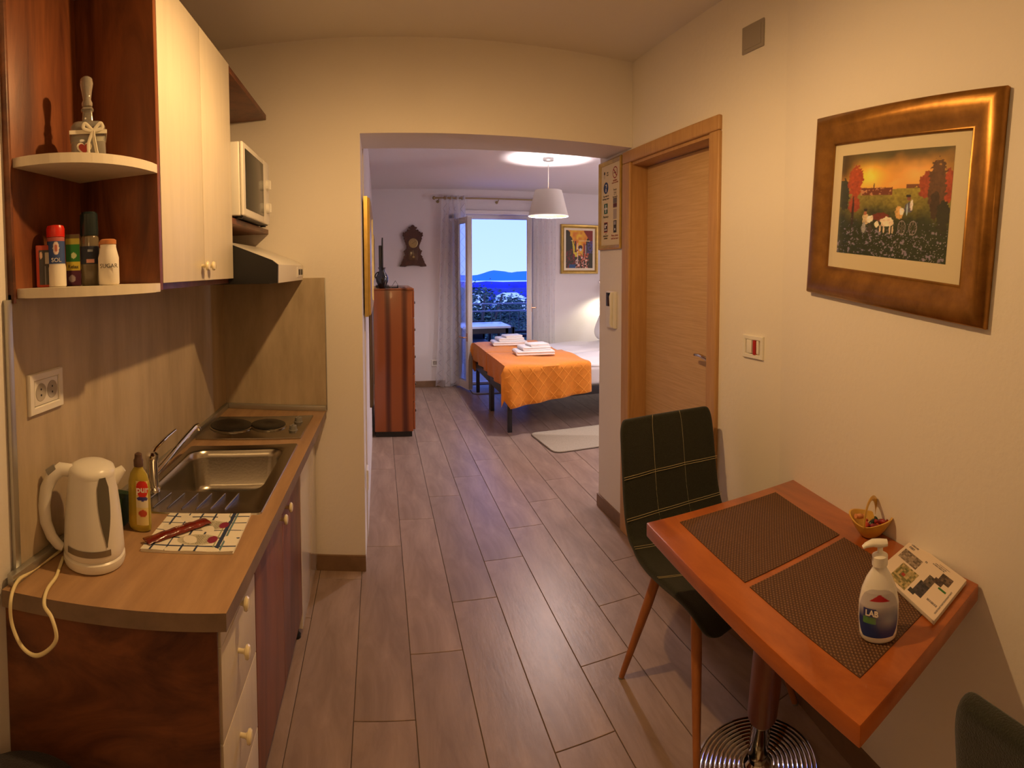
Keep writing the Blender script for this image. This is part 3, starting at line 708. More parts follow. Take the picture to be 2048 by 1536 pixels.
for i, (jx, jy, lab) in enumerate(((-.690, 1.185, 'glass jar with orange lid behind the sugar jar'), (-.632, 1.120, 'glass jar of sugar marked SUGAR at the shelf end'))):
    j = thing('storage_jar', lab, 'jar', (jx, jy, Z0))
    if i: bm = NB(); lathe(bm, (jx, jy, Z0), [(.022, 0), (.0255, .004), (.0255, .065), (.021, .082), (.0195, .090), (.0195, .096)], 28)
    else: bm = NB(); lathe(bm, (jx, jy, Z0), [(.020, 0), (.0225, .004), (.0225, .078), (.019, .088), (.019, .092)], 28)
    obj('contents', bm, mat('white sugar', (.84, .80, .72), .6) if i else mat('pale grains', (.62, .50, .36), .7), j, 50)
    bm = NB(); lathe(bm, (jx, jy, Z0), [(.0205, .0965), (.0205, .106), (.016, .109)] if i else [(.0195, .0925), (.0205, .104), (.018, .107)], 28)
    obj('lid', bm, mat('orange lid', (.45, .12, .03), .3) if not i else mat('copper lid', (.55, .22, .08), .3), j)
    if i: n, rt = facing(jx, jy); text('SUGAR', .0135, Vector((jx, jy, Z0 + .045)) + n * .0262, rt, (0, 0, 1), DINK, j)
rx_, ry_ = -.765, 1.030; n, rt = facing(rx_, ry_); ang = math.atan2(rt.y, rt.x)
rp_ = thing('coffee_sachet', 'red edged dark foil sachet leaning at the left of the shelf', 'sachet', (rx_, ry_, Z0))
bm = NB(); box(bm, (-.017, -.006, 0), (.017, .006, .100), .004); bm.transform(Matrix.Translation((rx_, ry_, Z0)) @ Matrix.Rotation(ang, 4, 'Z')); obj('pouch', bm, mat('red pouch', (.42, .04, .012), .35), rp_)
def sach(u, v):
    c = np.zeros(u.shape + (3,)); c[:] = (.05, .045, .05); d_ = (u - .2) ** 2 / .02 + (v - .85) ** 2 / .01; c[d_ < 1] = (.6, .4, .3); c[(v > .6) & (u > .6) & (v < .92)] = (.45, .40, .35); c[(v < .55) & (abs(u - .6) < .06)] = (.2, .2, .22); return c
flat_print('foil_face', Vector((rx_, ry_, Z0 + .047)) + n * .0064 + rt * .003, rt, (0, 0, 1), .024, .082, 20, 50, sach, rp_)
# decanter
dx, dy, dz = -.682, 1.125, 1.7553
dk = thing('glass_decanter', 'square glass decanter with white ribbon bow and heart tag on the upper shelf', 'decanter', (dx, dy, dz))
n, rt = facing(dx, dy)
DGL = mat('decanter glass', (.92, .90, .80), .03, trans=.78, ior=1.3, coat=.6)
bm = NB(); lathe(bm, (dx, dy, dz), [(.001, 0), (.040, .0), (.043, .004), (.043, .080), (.036, .090), (.014, .095), (.012, .12), (.016, .125), (.013, .13)], 32, sq=.45, u=rt); obj('glass_body', bm, DGL, dk, 45)
bm = NB(); lathe(bm, (dx, dy, dz), [(.008, .131), (.013, .134), (.014, .142), (.010, .150), (.013, .17), (.0165, .188), (.015, .200), (.007, .206)], 20); obj('stopper', bm, DGL, dk, 50)
RIB = mat('white ribbon', (.82, .78, .64), .6)
bm = NB(); fc = [Vector((dx, dy, 0)) + n * .0445 * a + rt * .0445 * b for a, b in ((1, -1), (1, 1), (-1, 1), (-1, -1))]
for a, b in zip(fc, fc[1:] + fc[:1]): slab(bm, [a + Vector((0, 0, dz + .058)), b + Vector((0, 0, dz + .058)), b + Vector((0, 0, dz + .067)), a + Vector((0, 0, dz + .067))], (a + b) / 2 - Vector((dx, dy, 0)), .001)
rb = obj('ribbon', bm, RIB, dk)
bc = Vector((dx, dy, dz + .063)) + n * .048 + rt * .012
for s_ in (-1, 1):
    bm = NB(); lp = [bc, bc + rt * s_ * .018 + Vector((0, 0, .018)), bc + rt * s_ * .022 + Vector((0, 0, .006)), bc]; tube(bm, catmull(lp, 6), .0022, 6, flat=2)
    obj('bow_loop', bm, RIB, rb)
    bm = NB(); tube(bm, catmull([bc, bc + rt * (s_ * .008 - .004) + Vector((0, 0, -.03)), bc + rt * (s_ * .010) + Vector((0, 0, -.062))], 5), .0022, 6, flat=2); obj('ribbon_tail', bm, RIB, rb)
bm = NB()
hp = [(16 * math.sin(t) ** 3, 13 * math.cos(t) - 5 * math.cos(2 * t) - 2 * math.cos(3 * t) - math.cos(4 * t)) for t in np.linspace(0, 2 * PI, 28, endpoint=False)]
def heart(bm, s_, off, c0):
    a = [bm.verts.new(c0 + rt * x * s_ + Vector((0, 0, y * s_)) + n * off) for x, y in hp]; b = [bm.verts.new(c0 + rt * x * s_ + Vector((0, 0, y * s_)) + n * (off + .002)) for x, y in hp]
    bm.faces.new(a); bm.faces.new(b[::-1]); bridge(bm, a, b); bmesh.ops.recalc_face_normals(bm, faces=bm.faces[:])
hc = Vector((dx, dy, dz + .024)) + n * .045 - rt * .010
heart(bm, .00115, 0, hc); ht_ = obj('heart_tag', bm, RIB, dk); bm = NB(); heart(bm, .00085, .0021, hc); obj('red_heart', bm, mat('dark red heart', (.25, .02, .012), .4), ht_)

# ================================================================ RIGHT SIDE OF THE KITCHEN
# picture on the wall
def painting1(u, v):
    def sm(a, b, x): t = np.clip((x - a) / (b - a), 0, 1); return t * t * (3 - 2 * t)
    rng = np.random.RandomState(3); ny, nx = u.shape
    def nz(k, seed):
        r = np.random.RandomState(seed).rand(k + 1, k + 1); x = u * k * .999; y = v * k * .999; xi = x.astype(int); yi = y.astype(int); fx_ = x - xi; fy = y - yi
        fx_ = fx_ * fx_ * (3 - 2 * fx_); fy = fy * fy * (3 - 2 * fy)
        return (r[yi, xi] * (1 - fx_) + r[yi, xi + 1] * fx_) * (1 - fy) + (r[yi + 1, xi] * (1 - fx_) + r[yi + 1, xi + 1] * fx_) * fy
    N1 = (nz(5, 1) + nz(11, 2) * .5 + nz(26, 4) * .3) / 1.8; N2 = (nz(40, 5) + nz(80, 6)) / 2
    sky_t = np.array((.07, .055, .018)); sky_b = np.array((.62, .30, .06)); c = sky_t + (sky_b - sky_t) * sm(1.0, .70, v + (N1 - .5) * .25)[..., None]
    gl = np.exp(-(((u - .27) / .14) ** 2 + ((v - .78) / .10) ** 2)); c = c + gl[..., None] * np.array((.65, .42, .02))
    gl = np.exp(-(((u - .42 + (v - .8) * .5) / .12) ** 2 + ((v - .80) / .10) ** 2)) * sm(.35, .7, N1); c = c + gl[..., None] * np.array((.42, .34, .14))
    gl = np.exp(-(((u - .72) / .12) ** 2 + ((v - .78) / .10) ** 2)); c = c + gl[..., None] * np.array((.22, .14, .07))
    c = c * (1 - .75 * (sm(.18, .02, u) * sm(.62, .85, v)))[..., None]
    hz = .655 + .01 * np.sin(u * 9); land = v < hz
    g1 = np.array((.24, .20, .03)); g2 = np.array((.018, .028, .008)); f = sm(hz.max(), .30, v + (N1 - .5) * .22)[..., None]; G = g1 + (g2 - g1) * f
    G = G * (.55 + .9 * N2[..., None]); c = np.where(land[..., None], G, c)
    vil = (np.abs(v - .625) < .03 + .012 * N2) & (u > .22) & (u < .52); c = np.where(vil[..., None], np.where((N2 > .58)[..., None], np.array((.42, .20, .10)), np.array((.13, .035, .015))), c)
    c = np.where((((u - .345) / .006) ** 2 + ((v - .675) / .03) ** 2 < 1)[..., None], np.array((.1, .04, .02)), c)
    c = np.where(((np.abs(v - .665) < .018) & (u > .64) & (u < .76) & (N2 > .4))[..., None], np.array((.14, .05, .02)), c)
    def blob(cx, cy, rx, ry, col, thr=.0, n_=N2):
        nonlocal c
        d_ = ((u - cx) / rx) ** 2 + ((v - cy) / ry) ** 2 + (n_ - .5) * 1.2; c = np.where((d_ < 1)[..., None], np.array(col) * (.6 + .8 * n_[..., None]), c)
    blob(.04, .60, .06, .17, (.03, .035, .012)); blob(.155, .72, .075, .17, (.33, .055, .012)); blob(.155, .50, .06, .08, (.28, .05, .012)); blob(.145, .42, .012, .16, (.03, .014, .008))
    blob(.80, .68, .06, .12, (.26, .045, .015)); blob(.97, .66, .07, .14, (.30, .045, .015)); blob(.89, .66, .07, .24, (.09, .04, .016)); blob(.88, .50, .035, .14, (.04, .022, .01)); blob(.95, .40, .05, .14, (.02, .02, .008))
    blob(.43, .38, .075, .045, (.14, .025, .012)); blob(.49, .335, .06, .048, (.75, .62, .48)); blob(.395, .31, .024, .03, (.72, .60, .46))
    for lx in (.43, .465, .52, .545): blob(lx, .265, .007, .04, (.62, .50, .38))
    blob(.285, .355, .035, .055, (.50, .40, .24)); blob(.325, .36, .03, .04, (.72, .62, .5)); blob(.278, .415, .016, .022, (.35, .13, .07)); blob(.278, .445, .018, .012, (.02, .015, .01)); blob(.27, .27, .022, .05, (.28, .28, .30)); blob(.33, .26, .02, .05, (.05, .04, .03))
    blob(.595, .43, .035, .06, (.55, .34, .12)); blob(.615, .44, .022, .035, (.75, .65, .55)); blob(.67, .47, .035, .05, (.08, .08, .12)); blob(.695, .50, .012, .05, (.65, .6, .6)); blob(.67, .555, .016, .022, (.18, .06, .04)); blob(.665, .58, .02, .012, (.02, .015, .01)); blob(.66, .45, .006, .06, (.30, .42, .5))
    for cx in (.625, .72):
        d_ = ((u - cx) / .034) ** 2 + ((v - .29) / .065) ** 2; c = np.where(((d_ < 1) & (d_ > .78))[..., None], np.array((.26, .22, .24)), c); c = np.where(((d_ < .8) & (np.abs(np.sin(np.arctan2(v - .29, u - cx) * 5)) > .94))[..., None], np.array((.18, .14, .13)), c)
    sp = (N2 > .70) & (v < .26 + .02 * N1); c = np.where(sp[..., None], np.array((.20, .17, .25)), c)
    r = np.random.RandomState(9).rand(*u.shape); c = np.where(((r > .975) & (v < .24) & (u > .38))[..., None], np.array((.55, .50, .55)), c)
    c = np.where(((r > .99) & (v < .36))[..., None], np.array((.30, .26, .38)), c)
    return c
PC = on_wall(.572, 1.664, .002); PR = (WD - Vector((0, 0, .078))).normalized(); PU = WN.cross(PR) * -1; PU = PU if PU.z > 0 else -PU; PV = Vector((0, 0, 1))
# text/right direction seen from the room: from far (left in view) to near (right in view)
pic = thing('framed_painting', 'large painting of oxen in a field in a wide gold frame', 'painting', PC)
bm = fr_rect(NB(), PC, PR, PU, .735, .560, .545, .372, [(0, 0), (0, .012), (.05, .022), (.22, .030), (.45, .027), (.7, .018), (.9, .010), (.96, .012), (1, .008), (1, 0)])
obj('gold_frame', bm, GOLD, pic, 50)
N_ = PR.cross(PU)
bm = NB(); slab(bm, [PC + N_ * .001 + PR * a * .275 + PU * b * .19 for a, b in ((-1, -1), (1, -1), (1, 1), (-1, 1))], N_, .004); obj('mount_board', bm, MOUNT, pic, 0)
flat_print('painted_scene', PC + N_ * .0056 + PU * .006 + PR * (-.006), PR, PU, .452, .292, 260, 190, lambda u, v: painting1(u, v) * 1.5, pic)
bm = NB(); slab(bm, [PC + N_ * .0078 + PR * a * .274 + PU * b * .188 for a, b in ((-1, -1), (1, -1), (1, 1), (-1, 1))], N_, .0008); obj('glass_pane', bm, mat('picture glass', (1, 1, 1), .02, trans=1, ior=1.25, alpha=.10), pic, 0)
# switch
sw = plate('light_switch', 'white double light switch with one red rocker beside the door', (XR, 1.556, 1.187), (0, -1, 0), (0, 0, 1), .122, .088, 'switch')
bm = NB(); box(bm, (XR - .011, 1.560, 1.163), (XR, 1.590, 1.214), .002); obj('rocker', bm, WHITEP, sw)
bm = NB(); box(bm, (XR - .0125, 1.536, 1.159), (XR, 1.5505, 1.214), .002); obj('rocker', bm, mat('red rocker', (.42, .015, .006), .35), sw, label='red rocker')
bm = NB(); box(bm, (XR - .0085, 1.521, 1.163), (XR, 1.534, 1.214), .002); obj('blank_insert', bm, WHITEP, sw)
# vent plate
vt = thing('wall_vent_cover', 'small grey square plate high on the right wall', 'vent cover', (XR, 1.59, 2.366))
GV = mat('grey cover', (.34, .30, .26), .6)
obj('cover_plate', box(NB(), (XR - .006, 1.525, 2.315), (XR, 1.655, 2.418), .003), GV, vt)
obj('raised_centre', box(NB(), (XR - .008, 1.540, 2.328), (XR - .005, 1.640, 2.405), .002), GV, vt)
# notice board with pictograms
nb = thing('notice_sign', 'gold framed notice of safety pictograms beside the oak door', 'sign', (XR, 2.87, 1.85))
NO = Vector((XR - .0005, 2.867, 1.853)); NR = Vector((0, -1, 0)); NU = Vector((0, 0, 1))
obj('sign_frame', fr_rect(NB(), NO, NR, NU, .312, .520, .262, .470, [(0, 0), (0, .012), (.3, .018), (.7, .014), (1, .010), (1, 0)]), GOLDB, nb, 40)
NN = NR.cross(NU)
bm = NB(); slab(bm, [NO + NN * .002 + NR * a * .132 + NU * b * .236 for a, b in ((-1, -1), (1, -1), (1, 1), (-1, 1))], NN, .004); obj('backing_sheet', bm, mat('notice paper', (.72, .62, .40), .6), nb, 0)
def NP_(x, y, off=.0065): return NO + NN * off + NR * x + NU * y
REDI = mat('red ink', (.32, .03, .02), .6); BLUI = mat('blue ink', (.02, .05, .16), .6); GRNI = mat('green ink', (.01, .10, .06), .6)
def disc(bm, c, r, n=28, r0=0, rt_=1.0):
    a = [bm.verts.new(c + NR * r * math.cos(2 * PI * i / n) + NU * r * rt_ * math.sin(2 * PI * i / n)) for i in range(n)]
    if r0:
        b = [bm.verts.new(c + NR * r0 * math.cos(2 * PI * i / n) + NU * r0 * rt_ * math.sin(2 * PI * i / n)) for i in range(n)]; bridge(bm, b, a)
    else: bm.faces.new(a)
def rect(bm, x0, y0, x1, y1, off=.0065): quad(bm, NP_(x0, y0, off), NP_(x1, y0, off), NP_(x1, y1, off), NP_(x0, y1, off))
bm = NB(); disc(bm, NP_(.065, .178), .034, r0=.028); p1, p2 = NP_(.045, .198, .0068), NP_(.085, .158, .0068); e = Vector((0, -.003, .003)); quad(bm, p1 - e, p2 - e, p2 + e, p1 + e); obj('no_smoking_mark', bm, REDI, nb, 0)
bm = NB(); rect(bm, .045, .174, .082, .179); rect(bm, .078, .182, .081, .192); obj('cigarette_mark', bm, DINK, nb, 0)
bm = NB(); disc(bm, NP_(-.062, .104), .034); obj('blue_roundel', bm, BLUI, nb, 0)
bm = NB(); rect(bm, -.070, .118, -.048, .124, .0068); rect(bm, -.054, .106, -.048, .122, .0068); rect(bm, -.066, .080, -.056, .100, .0068); rect(bm, -.062, .10, -.059, .115, .0068); obj('tap_mark', bm, WINK, nb, 0)
bm = NB(); rect(bm, -.087, -.048, -.037, .012); obj('green_square', bm, GRNI, nb, 0)
bm = NB(); rect(bm, -.067, -.042, -.057, .006, .0068); rect(bm, -.082, -.023, -.042, -.013, .0068); obj('white_cross', bm, WINK, nb, 0)
bm = NB(); rect(bm, .045, .078, .088, .082); rect(bm, .050, .060, .084, .063)
for i in range(5): rect(bm, .050 + i * .008, .060, .0515 + i * .008, .082)
rect(bm, .044, .08, .047, .09); disc(bm, NP_(.055, .052), .004, 12); disc(bm, NP_(.080, .052), .004, 12); obj('trolley_mark', bm, DINK, nb, 0)
def bldg(u, v):
    c = np.zeros(u.shape + (3,)); c[:] = (.22, .17, .13); c[v < .42] = (.11, .02, .02); c[(v > .5) & (np.sin(u * 40) > .2)] = (.06, .05, .05); c[v < .1] = (.3, .25, .2); return c
flat_print('building_photo', NP_(.066, .005), NR, NU, .052, .058, 30, 30, bldg, nb)
bm = NB(); rect(bm, .042, -.088, .090, -.030, .0064); obj('grey_panel', bm, mat('grey print', (.42, .34, .28), .6), nb, 0)
bm = NB(); disc(bm, NP_(-.062, -.128), .030, 4, rt_=1.1); bm.free(); bm = NB(); rect(bm, -.088, -.158, -.036, -.098); obj('emergency_mark', bm, REDI, nb, 0)
bm = NB(); rect(bm, -.084, -.153, -.040, -.103, .0068); em = obj('emergency_ground', bm, DINK, nb, 0)
bm = NB()
for x0, y0, x1, y1 in ((-.080, -.147, -.072, -.139), (-.068, -.147, -.060, -.139), (-.056, -.147, -.046, -.139), (-.078, -.132, -.062, -.112), (-.058, -.120, -.046, -.110)): rect(bm, x0, y0, x1, y1, .0071)
obj('emergency_figures', bm, WINK, nb, 0)
bm = NB(); rect(bm, .046, -.165, .088, -.095); obj('lift_panel', bm, DINK, nb, 0)
bm = NB(); rect(bm, .056, -.120, .062, -.100, .0068); rect(bm, .070, -.120, .076, -.100, .0068); rect(bm, .060, -.152, .072, -.140, .0068); obj('lift_marks', bm, WINK, nb, 0)
for s_, sz, x, y, mm in (('SMOKING', .0125, .065, .132, REDI), ('IS NOT ALLOWED', .0105, .065, .120, REDI), ('Tap water is', .016, -.062, .056, DINK), ('drinking water', .016, -.062, .040, DINK), ('Supermarket', .012, .066, .040, DINK), ('Pharmacy', .019, -.062, -.066, DINK),
                         ('EMERGENCY', .013, -.062, -.180, DINK), ('NUMBER', .013, -.062, -.194, DINK), ('1 1 2', .012, -.062, -.167, DINK), ('Please, please', .0165, .064, -.181, REDI), ('hold the door!', .0165, .064, -.198, REDI), ('FREE', .011, -.040, .190, DINK), ('WI-FI', .011, -.040, .176, DINK)):
    text(s_, sz, NP_(x, y, .0068), NR, NU, mm, nb)
bm = NB(); disc(bm, NP_(-.083, .192), .010, 20); rect(bm, -.085, .16, -.081, .185); obj('wifi_mark', bm, DINK, nb, 0)
# intercom
ic = thing('intercom_handset', 'white intercom handset with small black screen below the notice', 'intercom', (XR, 2.85, 1.23))
obj('base_plate', box(NB(), (XR - .022, 2.775, 1.135), (XR, 2.885, 1.350), .006, seg=3), WHITEP, ic)
obj('screen', box(NB(), (XR - .0255, 2.825, 1.262), (XR - .021, 2.882, 1.340), .002), DARKG, ic)
bm = NB(); tube(bm, [(XR - .024, 2.798, 1.345), (XR - .031, 2.798, 1.32), (XR - .029, 2.798, 1.24), (XR - .031, 2.798, 1.165), (XR - .024, 2.798, 1.145)], [.007, .009, .007, .009, .007], 12, flat=1.4); obj('receiver', bm, WHITEP, ic, 60)

# ---- table
TZ = .75
tb = thing('dining_table', 'reddish wooden pedestal table against the right wall', 'table', (1.04, 1.13, 0))
tq = [(.750, 1.330), (1.338, 1.307), (1.158, .503), (.682, .500)]
bm = NB(); prism(bm, tq, TZ - .04, TZ, .004); obj('tabletop', bm, TABW, tb)
bm = NB(); lathe(bm, (1.035, 1.14, 0), [(.190, 0), (.192, .004), (.186, .010)] + [(.186 - i * .0095 * .5, .010 + .012 * (i / 30) + (.004 if i % 3 == 1 else 0)) for i in range(1, 31)] + [(.040, .035), (.030, .045), (.028, .06)], 72)
obj('ringed_base', bm, CHROME, tb, 60, label='ringed chrome base disc')
bot, topp = Vector((1.035, 1.14, .04)), Vector((.925, .955, .705)); ax = topp - bot; axn = ax.normalized()
bm = NB(); lathe(bm, bot, [(.030, 0), (.030, .17), (.034, .175), (.034, .19)], 28, axn); obj('chrome_collar', bm, CHROME, tb, 50)
bm = NB(); lathe(bm, bot, [(.040, .191), (.044, .20), (.044, ax.length - .04), (.05, ax.length - .03), (.05, ax.length)], 28, axn); obj('column', bm, mat('dark table wood', (.22, .052, .014), .35, vary=.3, vscale=5), tb, 50)
obj('mounting_plate', slab(NB(), [topp + Vector((a * .12, b * .12, 0)) for a, b in ((-1, -1), (1, -1), (1, 1), (-1, 1))], (0, 0, 1), .0045, .002), BLACKM, tb)
# placemats
def bil(q, u, v): return [q[0][k] * (1 - u) * (1 - v) + q[1][k] * u * (1 - v) + q[2][k] * u * v + q[3][k] * (1 - u) * v for k in range(2)]
def weave(u, v):
    nu, nv = 74, 52; a = np.sin(u * nu * PI); b = np.sin(v * nv * PI); ck = ((np.floor(u * nu) + np.floor(v * nv)) % 2)
    base = np.array((.075, .028, .010)); hi = np.array((.21, .105, .035)); t = (ck * (np.abs(a) * np.abs(b)) ** .5)[..., None]; return base + (hi - base) * t
def tab_uv(u, v):          # u: away from camera side left->wall ; v: near->far
    return bil([(.682, .500), (1.158, .503), (1.338, 1.307), (.750, 1.330)], u, v)
for i, (v0, v1, lab) in enumerate(((.53, .945, 'brown woven placemat on the far half of the table'), (.075, .505, 'brown woven placemat under the pump bottle on the near half of the table'))):
    q = [tab_uv(.155, v0), tab_uv(.80, v0), tab_uv(.80, v1), tab_uv(.155, v1)]
    pm = thing('placemat', lab, 'placemat', (*bil(q, .5, .5), TZ), group='woven placemats')
    obj('mat_body', prism(NB(), q, TZ + .0002, TZ + .0016), mat('mat backing', (.10, .04, .015), .7), pm, 0)
    def msurf(u, v, q=q):
        P = np.zeros(u.shape + (3,))
        for k in range(2): P[..., k] = q[0][k] * (1 - u) * (1 - v) + q[1][k] * u * (1 - v) + q[2][k] * u * v + q[3][k] * (1 - u) * v
        ck = ((np.floor(u * 74) + np.floor(v * 52)) % 2); P[..., 2] = TZ + .0019 + .0009 * ck * np.abs(np.sin(u * 74 * PI) * np.sin(v * 52 * PI)); return P
    flat_print('woven_face', (0, 0, 0), (1, 0, 0), (0, 1, 0), 1, 1, 297, 209, weave, pm, surf=msurf, m=print_mat('mat weave', .6))
MZ = TZ + .003
# basket
bk = thing('sweet_basket', 'small yellow ceramic basket of sweets with hoop handle', 'basket', (1.225, .865, TZ))
YC = mat('yellow ceramic', (.70, .42, .07), .3, vary=.15, vscale=20, coat=.4)
bm = NB(); rings = []; bd = Vector((.24, -.97, 0)).normalized(); bs = Vector((.97, .24, 0)).normalized(); bc = Vector((1.205, .865, 0))
def brim(k, off=0):
    out = []
    for i in range(36):
        t = 2 * PI * i / 36; r = (.024, .031, .040, .047, .052)[k] - off; lift = (.0, .006, .018, .030, .042)[k]
        el = 1 + .28 * (k / 4) * math.cos(t) ** 2; zz = TZ + .001 + lift + (.014 * (k / 4) ** 2) * math.cos(t) ** 2
        out.append(bm.verts.new(bc + bd * math.cos(t) * r * el + bs * math.sin(t) * r + Vector((0, 0, zz + (off * .8 if k == 0 else 0)))))
    return out
outs = [brim(k) for k in range(5)]; inn = [brim(k, .004) for k in (4, 3, 2, 1, 0)]
for a, b in zip(outs, outs[1:]): bridge(bm, a, b)
bridge(bm, outs[-1], inn[0])
for a, b in zip(inn, inn[1:]): bridge(bm, a, b)
bm.faces.new(outs[0][::-1]); bm.faces.new(inn[-1]); bmesh.ops.recalc_face_normals(bm, faces=bm.faces[:])
obj('bowl', bm, YC, bk, 60)
hpts = [bc + bs * math.cos(t) * .048 + Vector((0, 0, TZ + .042 + math.sin(t) * .060)) for t in np.linspace(0, PI, 15)]
bm = NB(); tube(bm, hpts, .0035, 8, flat=2.2); obj('hoop_handle', bm, YC, bk, 60)
cols = [((.30, .02, .02), 'dark red'), ((.55, .07, .03), 'orange red'), ((.012, .035, .02), 'dark green'), ((.32, .02, .04), 'crimson'), ((.70, .30, .12), 'amber')]
for i, (a, b, z, ci, ln) in enumerate(((.0, .012, .030, 2, .026), (.018, -.008, .030, 3, .03), (.030, .008, .040, 0, .03), (-.012, -.006, .028, 1, .024), (-.034, .0, .046, 4, .022), (.022, .014, .026, 1, .022))):
    c = bc + bd * a + bs * b + Vector((0, 0, TZ + z)); dd = Vector((math.cos(i * 2.3), math.sin(i * 2.3), .3)).normalized() * ln / 2
    bm = NB(); tube(bm, [c - dd * 1.5, c - dd * 1.05, c - dd * .8, c, c + dd * .8, c + dd * 1.05, c + dd * 1.5], [.007, .002, .0065, .008, .0065, .002, .007], 8)
    o = obj('wrapped_sweet', bm, mat('wrapper ' + cols[ci][1], cols[ci][0], .25, coat=.5), None, 50)
    tag(o, ('dark green wrapped sweet at the middle of the basket', 'crimson wrapped sweet at the basket end nearest the magazine', 'dark red wrapped sweet highest on the near rim of the basket', 'orange red wrapped sweet under the hoop handle',
            'amber wrapped sweet at the far lip of the basket', 'orange red wrapped sweet against the near wall of the bowl')[i], 'sweet', 'wrapped sweets in the basket')
# magazine
mg = thing('magazine_stack', 'white magazine with photo collage at the wall side of the table', 'magazine', (1.08, .62, TZ))
mq = [Vector((.968, .522, 0)), Vector((1.140, .528, 0)), Vector((1.235, .742, 0)), Vector((1.060, .735, 0))]
obj('pages', slab(NB(), [p + Vector((0, 0, TZ + .0028)) for p in mq], (0, 0, 1), .0085, .0006), mat('page edges', (.62, .55, .45), .8), mg)
def Mg(u, v, z=TZ + .0122): p = mq[0] * (1 - u) * (1 - v) + mq[1] * u * (1 - v) + mq[2] * u * v + mq[3] * (1 - u) * v; return Vector((p.x, p.y, z))
def cover(u, v):           # u along near edge (left->wall), v towards far
    c = np.zeros(u.shape + (3,)); c[:] = (.78, .66, .54); r = np.random.RandomState(4); rn = np.kron(r.rand(30, 30), np.ones((6, 6)))[:u.shape[0], :u.shape[1]]
    def patch(u0, u1, v0, v1, a, b):
        m_ = (u > u0) & (u < u1) & (v > v0) & (v < v1); c[m_] = (np.array(a) + (np.array(b) - np.array(a)) * rn[..., None])[m_]
    patch(.05, .46, .52, .82, (.12, .12, .03), (.55, .42, .20)); patch(.50, .74, .62, .96, (.10, .07, .05), (.45, .36, .28)); patch(.24, .30, .66, .72, (.35, .03, .02), (.4, .05, .02))
    patch(.14, .42, .30, .46, (.015, .015, .02), (.07, .06, .07)); patch(.40, .62, .30, .42, (.02, .02, .02), (.18, .13, .10)); patch(.64, .82, .12, .30, (.03, .02, .02), (.20, .13, .09)); patch(.55, .66, .20, .34, (.03, .02, .02), (.10, .06, .05)); patch(.10, .18, .40, .50, (.02, .02, .02), (.04, .04, .04)); patch(.50, .54, .10, .22, (.02, .15, .03), (.02, .15, .03))
    tx = (np.sin(u * 400) * np.sin(v * 260) > -.25); 
    for u0, u1, v0, v1 in ((.20, .24, .08, .24), (.10, .62, .035, .06), (.84, .87, .30, .50), (.88, .90, .28, .48), (.92, .93, .24, .42), (.80, .86, .84, .94), (.88, .92, .80, .94), (.76, .80, .56, .60)):
        m_ = (u > u0) & (u < u1) & (v > v0) & (v < v1) & tx; c[m_] = (.08, .07, .08)
    return c
def mgs(u, v):
    P = np.zeros(u.shape + (3,))
    for k in range(2): P[..., k] = mq[0][k] * (1 - u) * (1 - v) + mq[1][k] * u * (1 - v) + mq[2][k] * u * v + mq[3][k] * (1 - u) * v
    P[..., 2] = TZ + .0118; return P
flat_print('printed_cover', (0, 0, 0), (1, 0, 0), (0, 1, 0), 1, 1, 180, 180, cover, mg, surf=mgs)
# pump bottle
bx0 = Vector((.872, .600, MZ)); n, rt = facing(.872, .600)
pb = thing('pump_bottle', 'white pump soap bottle with blue label on the near placemat', 'bottle', bx0)
WB = mat('glossy white bottle', (.82, .80, .76), .22, coat=.4)
profb = [(.001, 0), (.033, 0), (.037, .004), (.039, .012), (.0415, .045), (.041, .075), (.036, .100), (.027, .122), (.018, .136), (.0145, .142), (.0145, .148)]
bm = NB(); lathe(bm, bx0, profb, 40, sx=1, sy=.68, u=rt); obj('bottle_body', bm, WB, pb, 60)
bm = NB(); lathe(bm, bx0, [(.0165, .148), (.0165, .166), (.012, .169), (.006, .171), (.0055, .184)], 24); obj('collar', bm, WHITEP, pb)
pd_ = (-rt * .9 + n * .2).normalized()
bm = NB(); c = bx0 + Vector((0, 0, .190)); tube(bm, [c - pd_ * .014, c, c + pd_ * .016 + Vector((0, 0, .002)), c + pd_ * .030 - Vector((0, 0, .002)), c + pd_ * .036 - Vector((0, 0, .006))], [.009, .0115, .010, .007, .005], 14, flat=.7); obj('pump_head', bm, WHITEP, pb, 60)
def blab(u, v):
    c = np.zeros(u.shape + (3,)); t = v[..., None]; blue = np.array((.012, .035, .20)); pale = np.array((.52, .50, .55)); c[:] = blue
    k = np.clip((v - .40) / .25, 0, 1)[..., None]; c = blue + (pale - blue) * k
    out = ((np.abs(u - .5) / .5) ** 2.6 + (np.abs(v - .45) / .56) ** 2.6) > 1; 
    tri = (np.abs(u - .52) < (.92 - v) * 1.5) & (v > .76) & (v < .90); c[tri] = (.42, .012, .02)
    g = (u > .16) & (u < .46) & (v > .30) & (v < .44); c[g] = (.08, .26, .08); c[(u > .16) & (u < .46) & (v >= .44) & (v < .62)] = (.03, .05, .22)
    sw_ = np.exp(-(((u - .72) / .25) ** 2 + ((v - .38) / .16) ** 2)); c = c + (np.array((.45, .47, .55)) - c) * (sw_ * .7)[..., None]
    c[out] = (.80, .78, .74); return c
def bls(u, v):
    a = (u - .5) * 2 * 1.22; P = np.zeros(u.shape + (3,)); z = .014 + v * .094; r = np.interp(z, [p[1] for p in profb[1:]], [p[0] for p in profb[1:]])
    for k in range(2): P[..., k] = bx0[k] + n[k] * np.cos(a) * r * .68 * 1.015 + rt[k] * np.sin(a) * r * 1.015
    P[..., 2] = bx0.z + z; return P
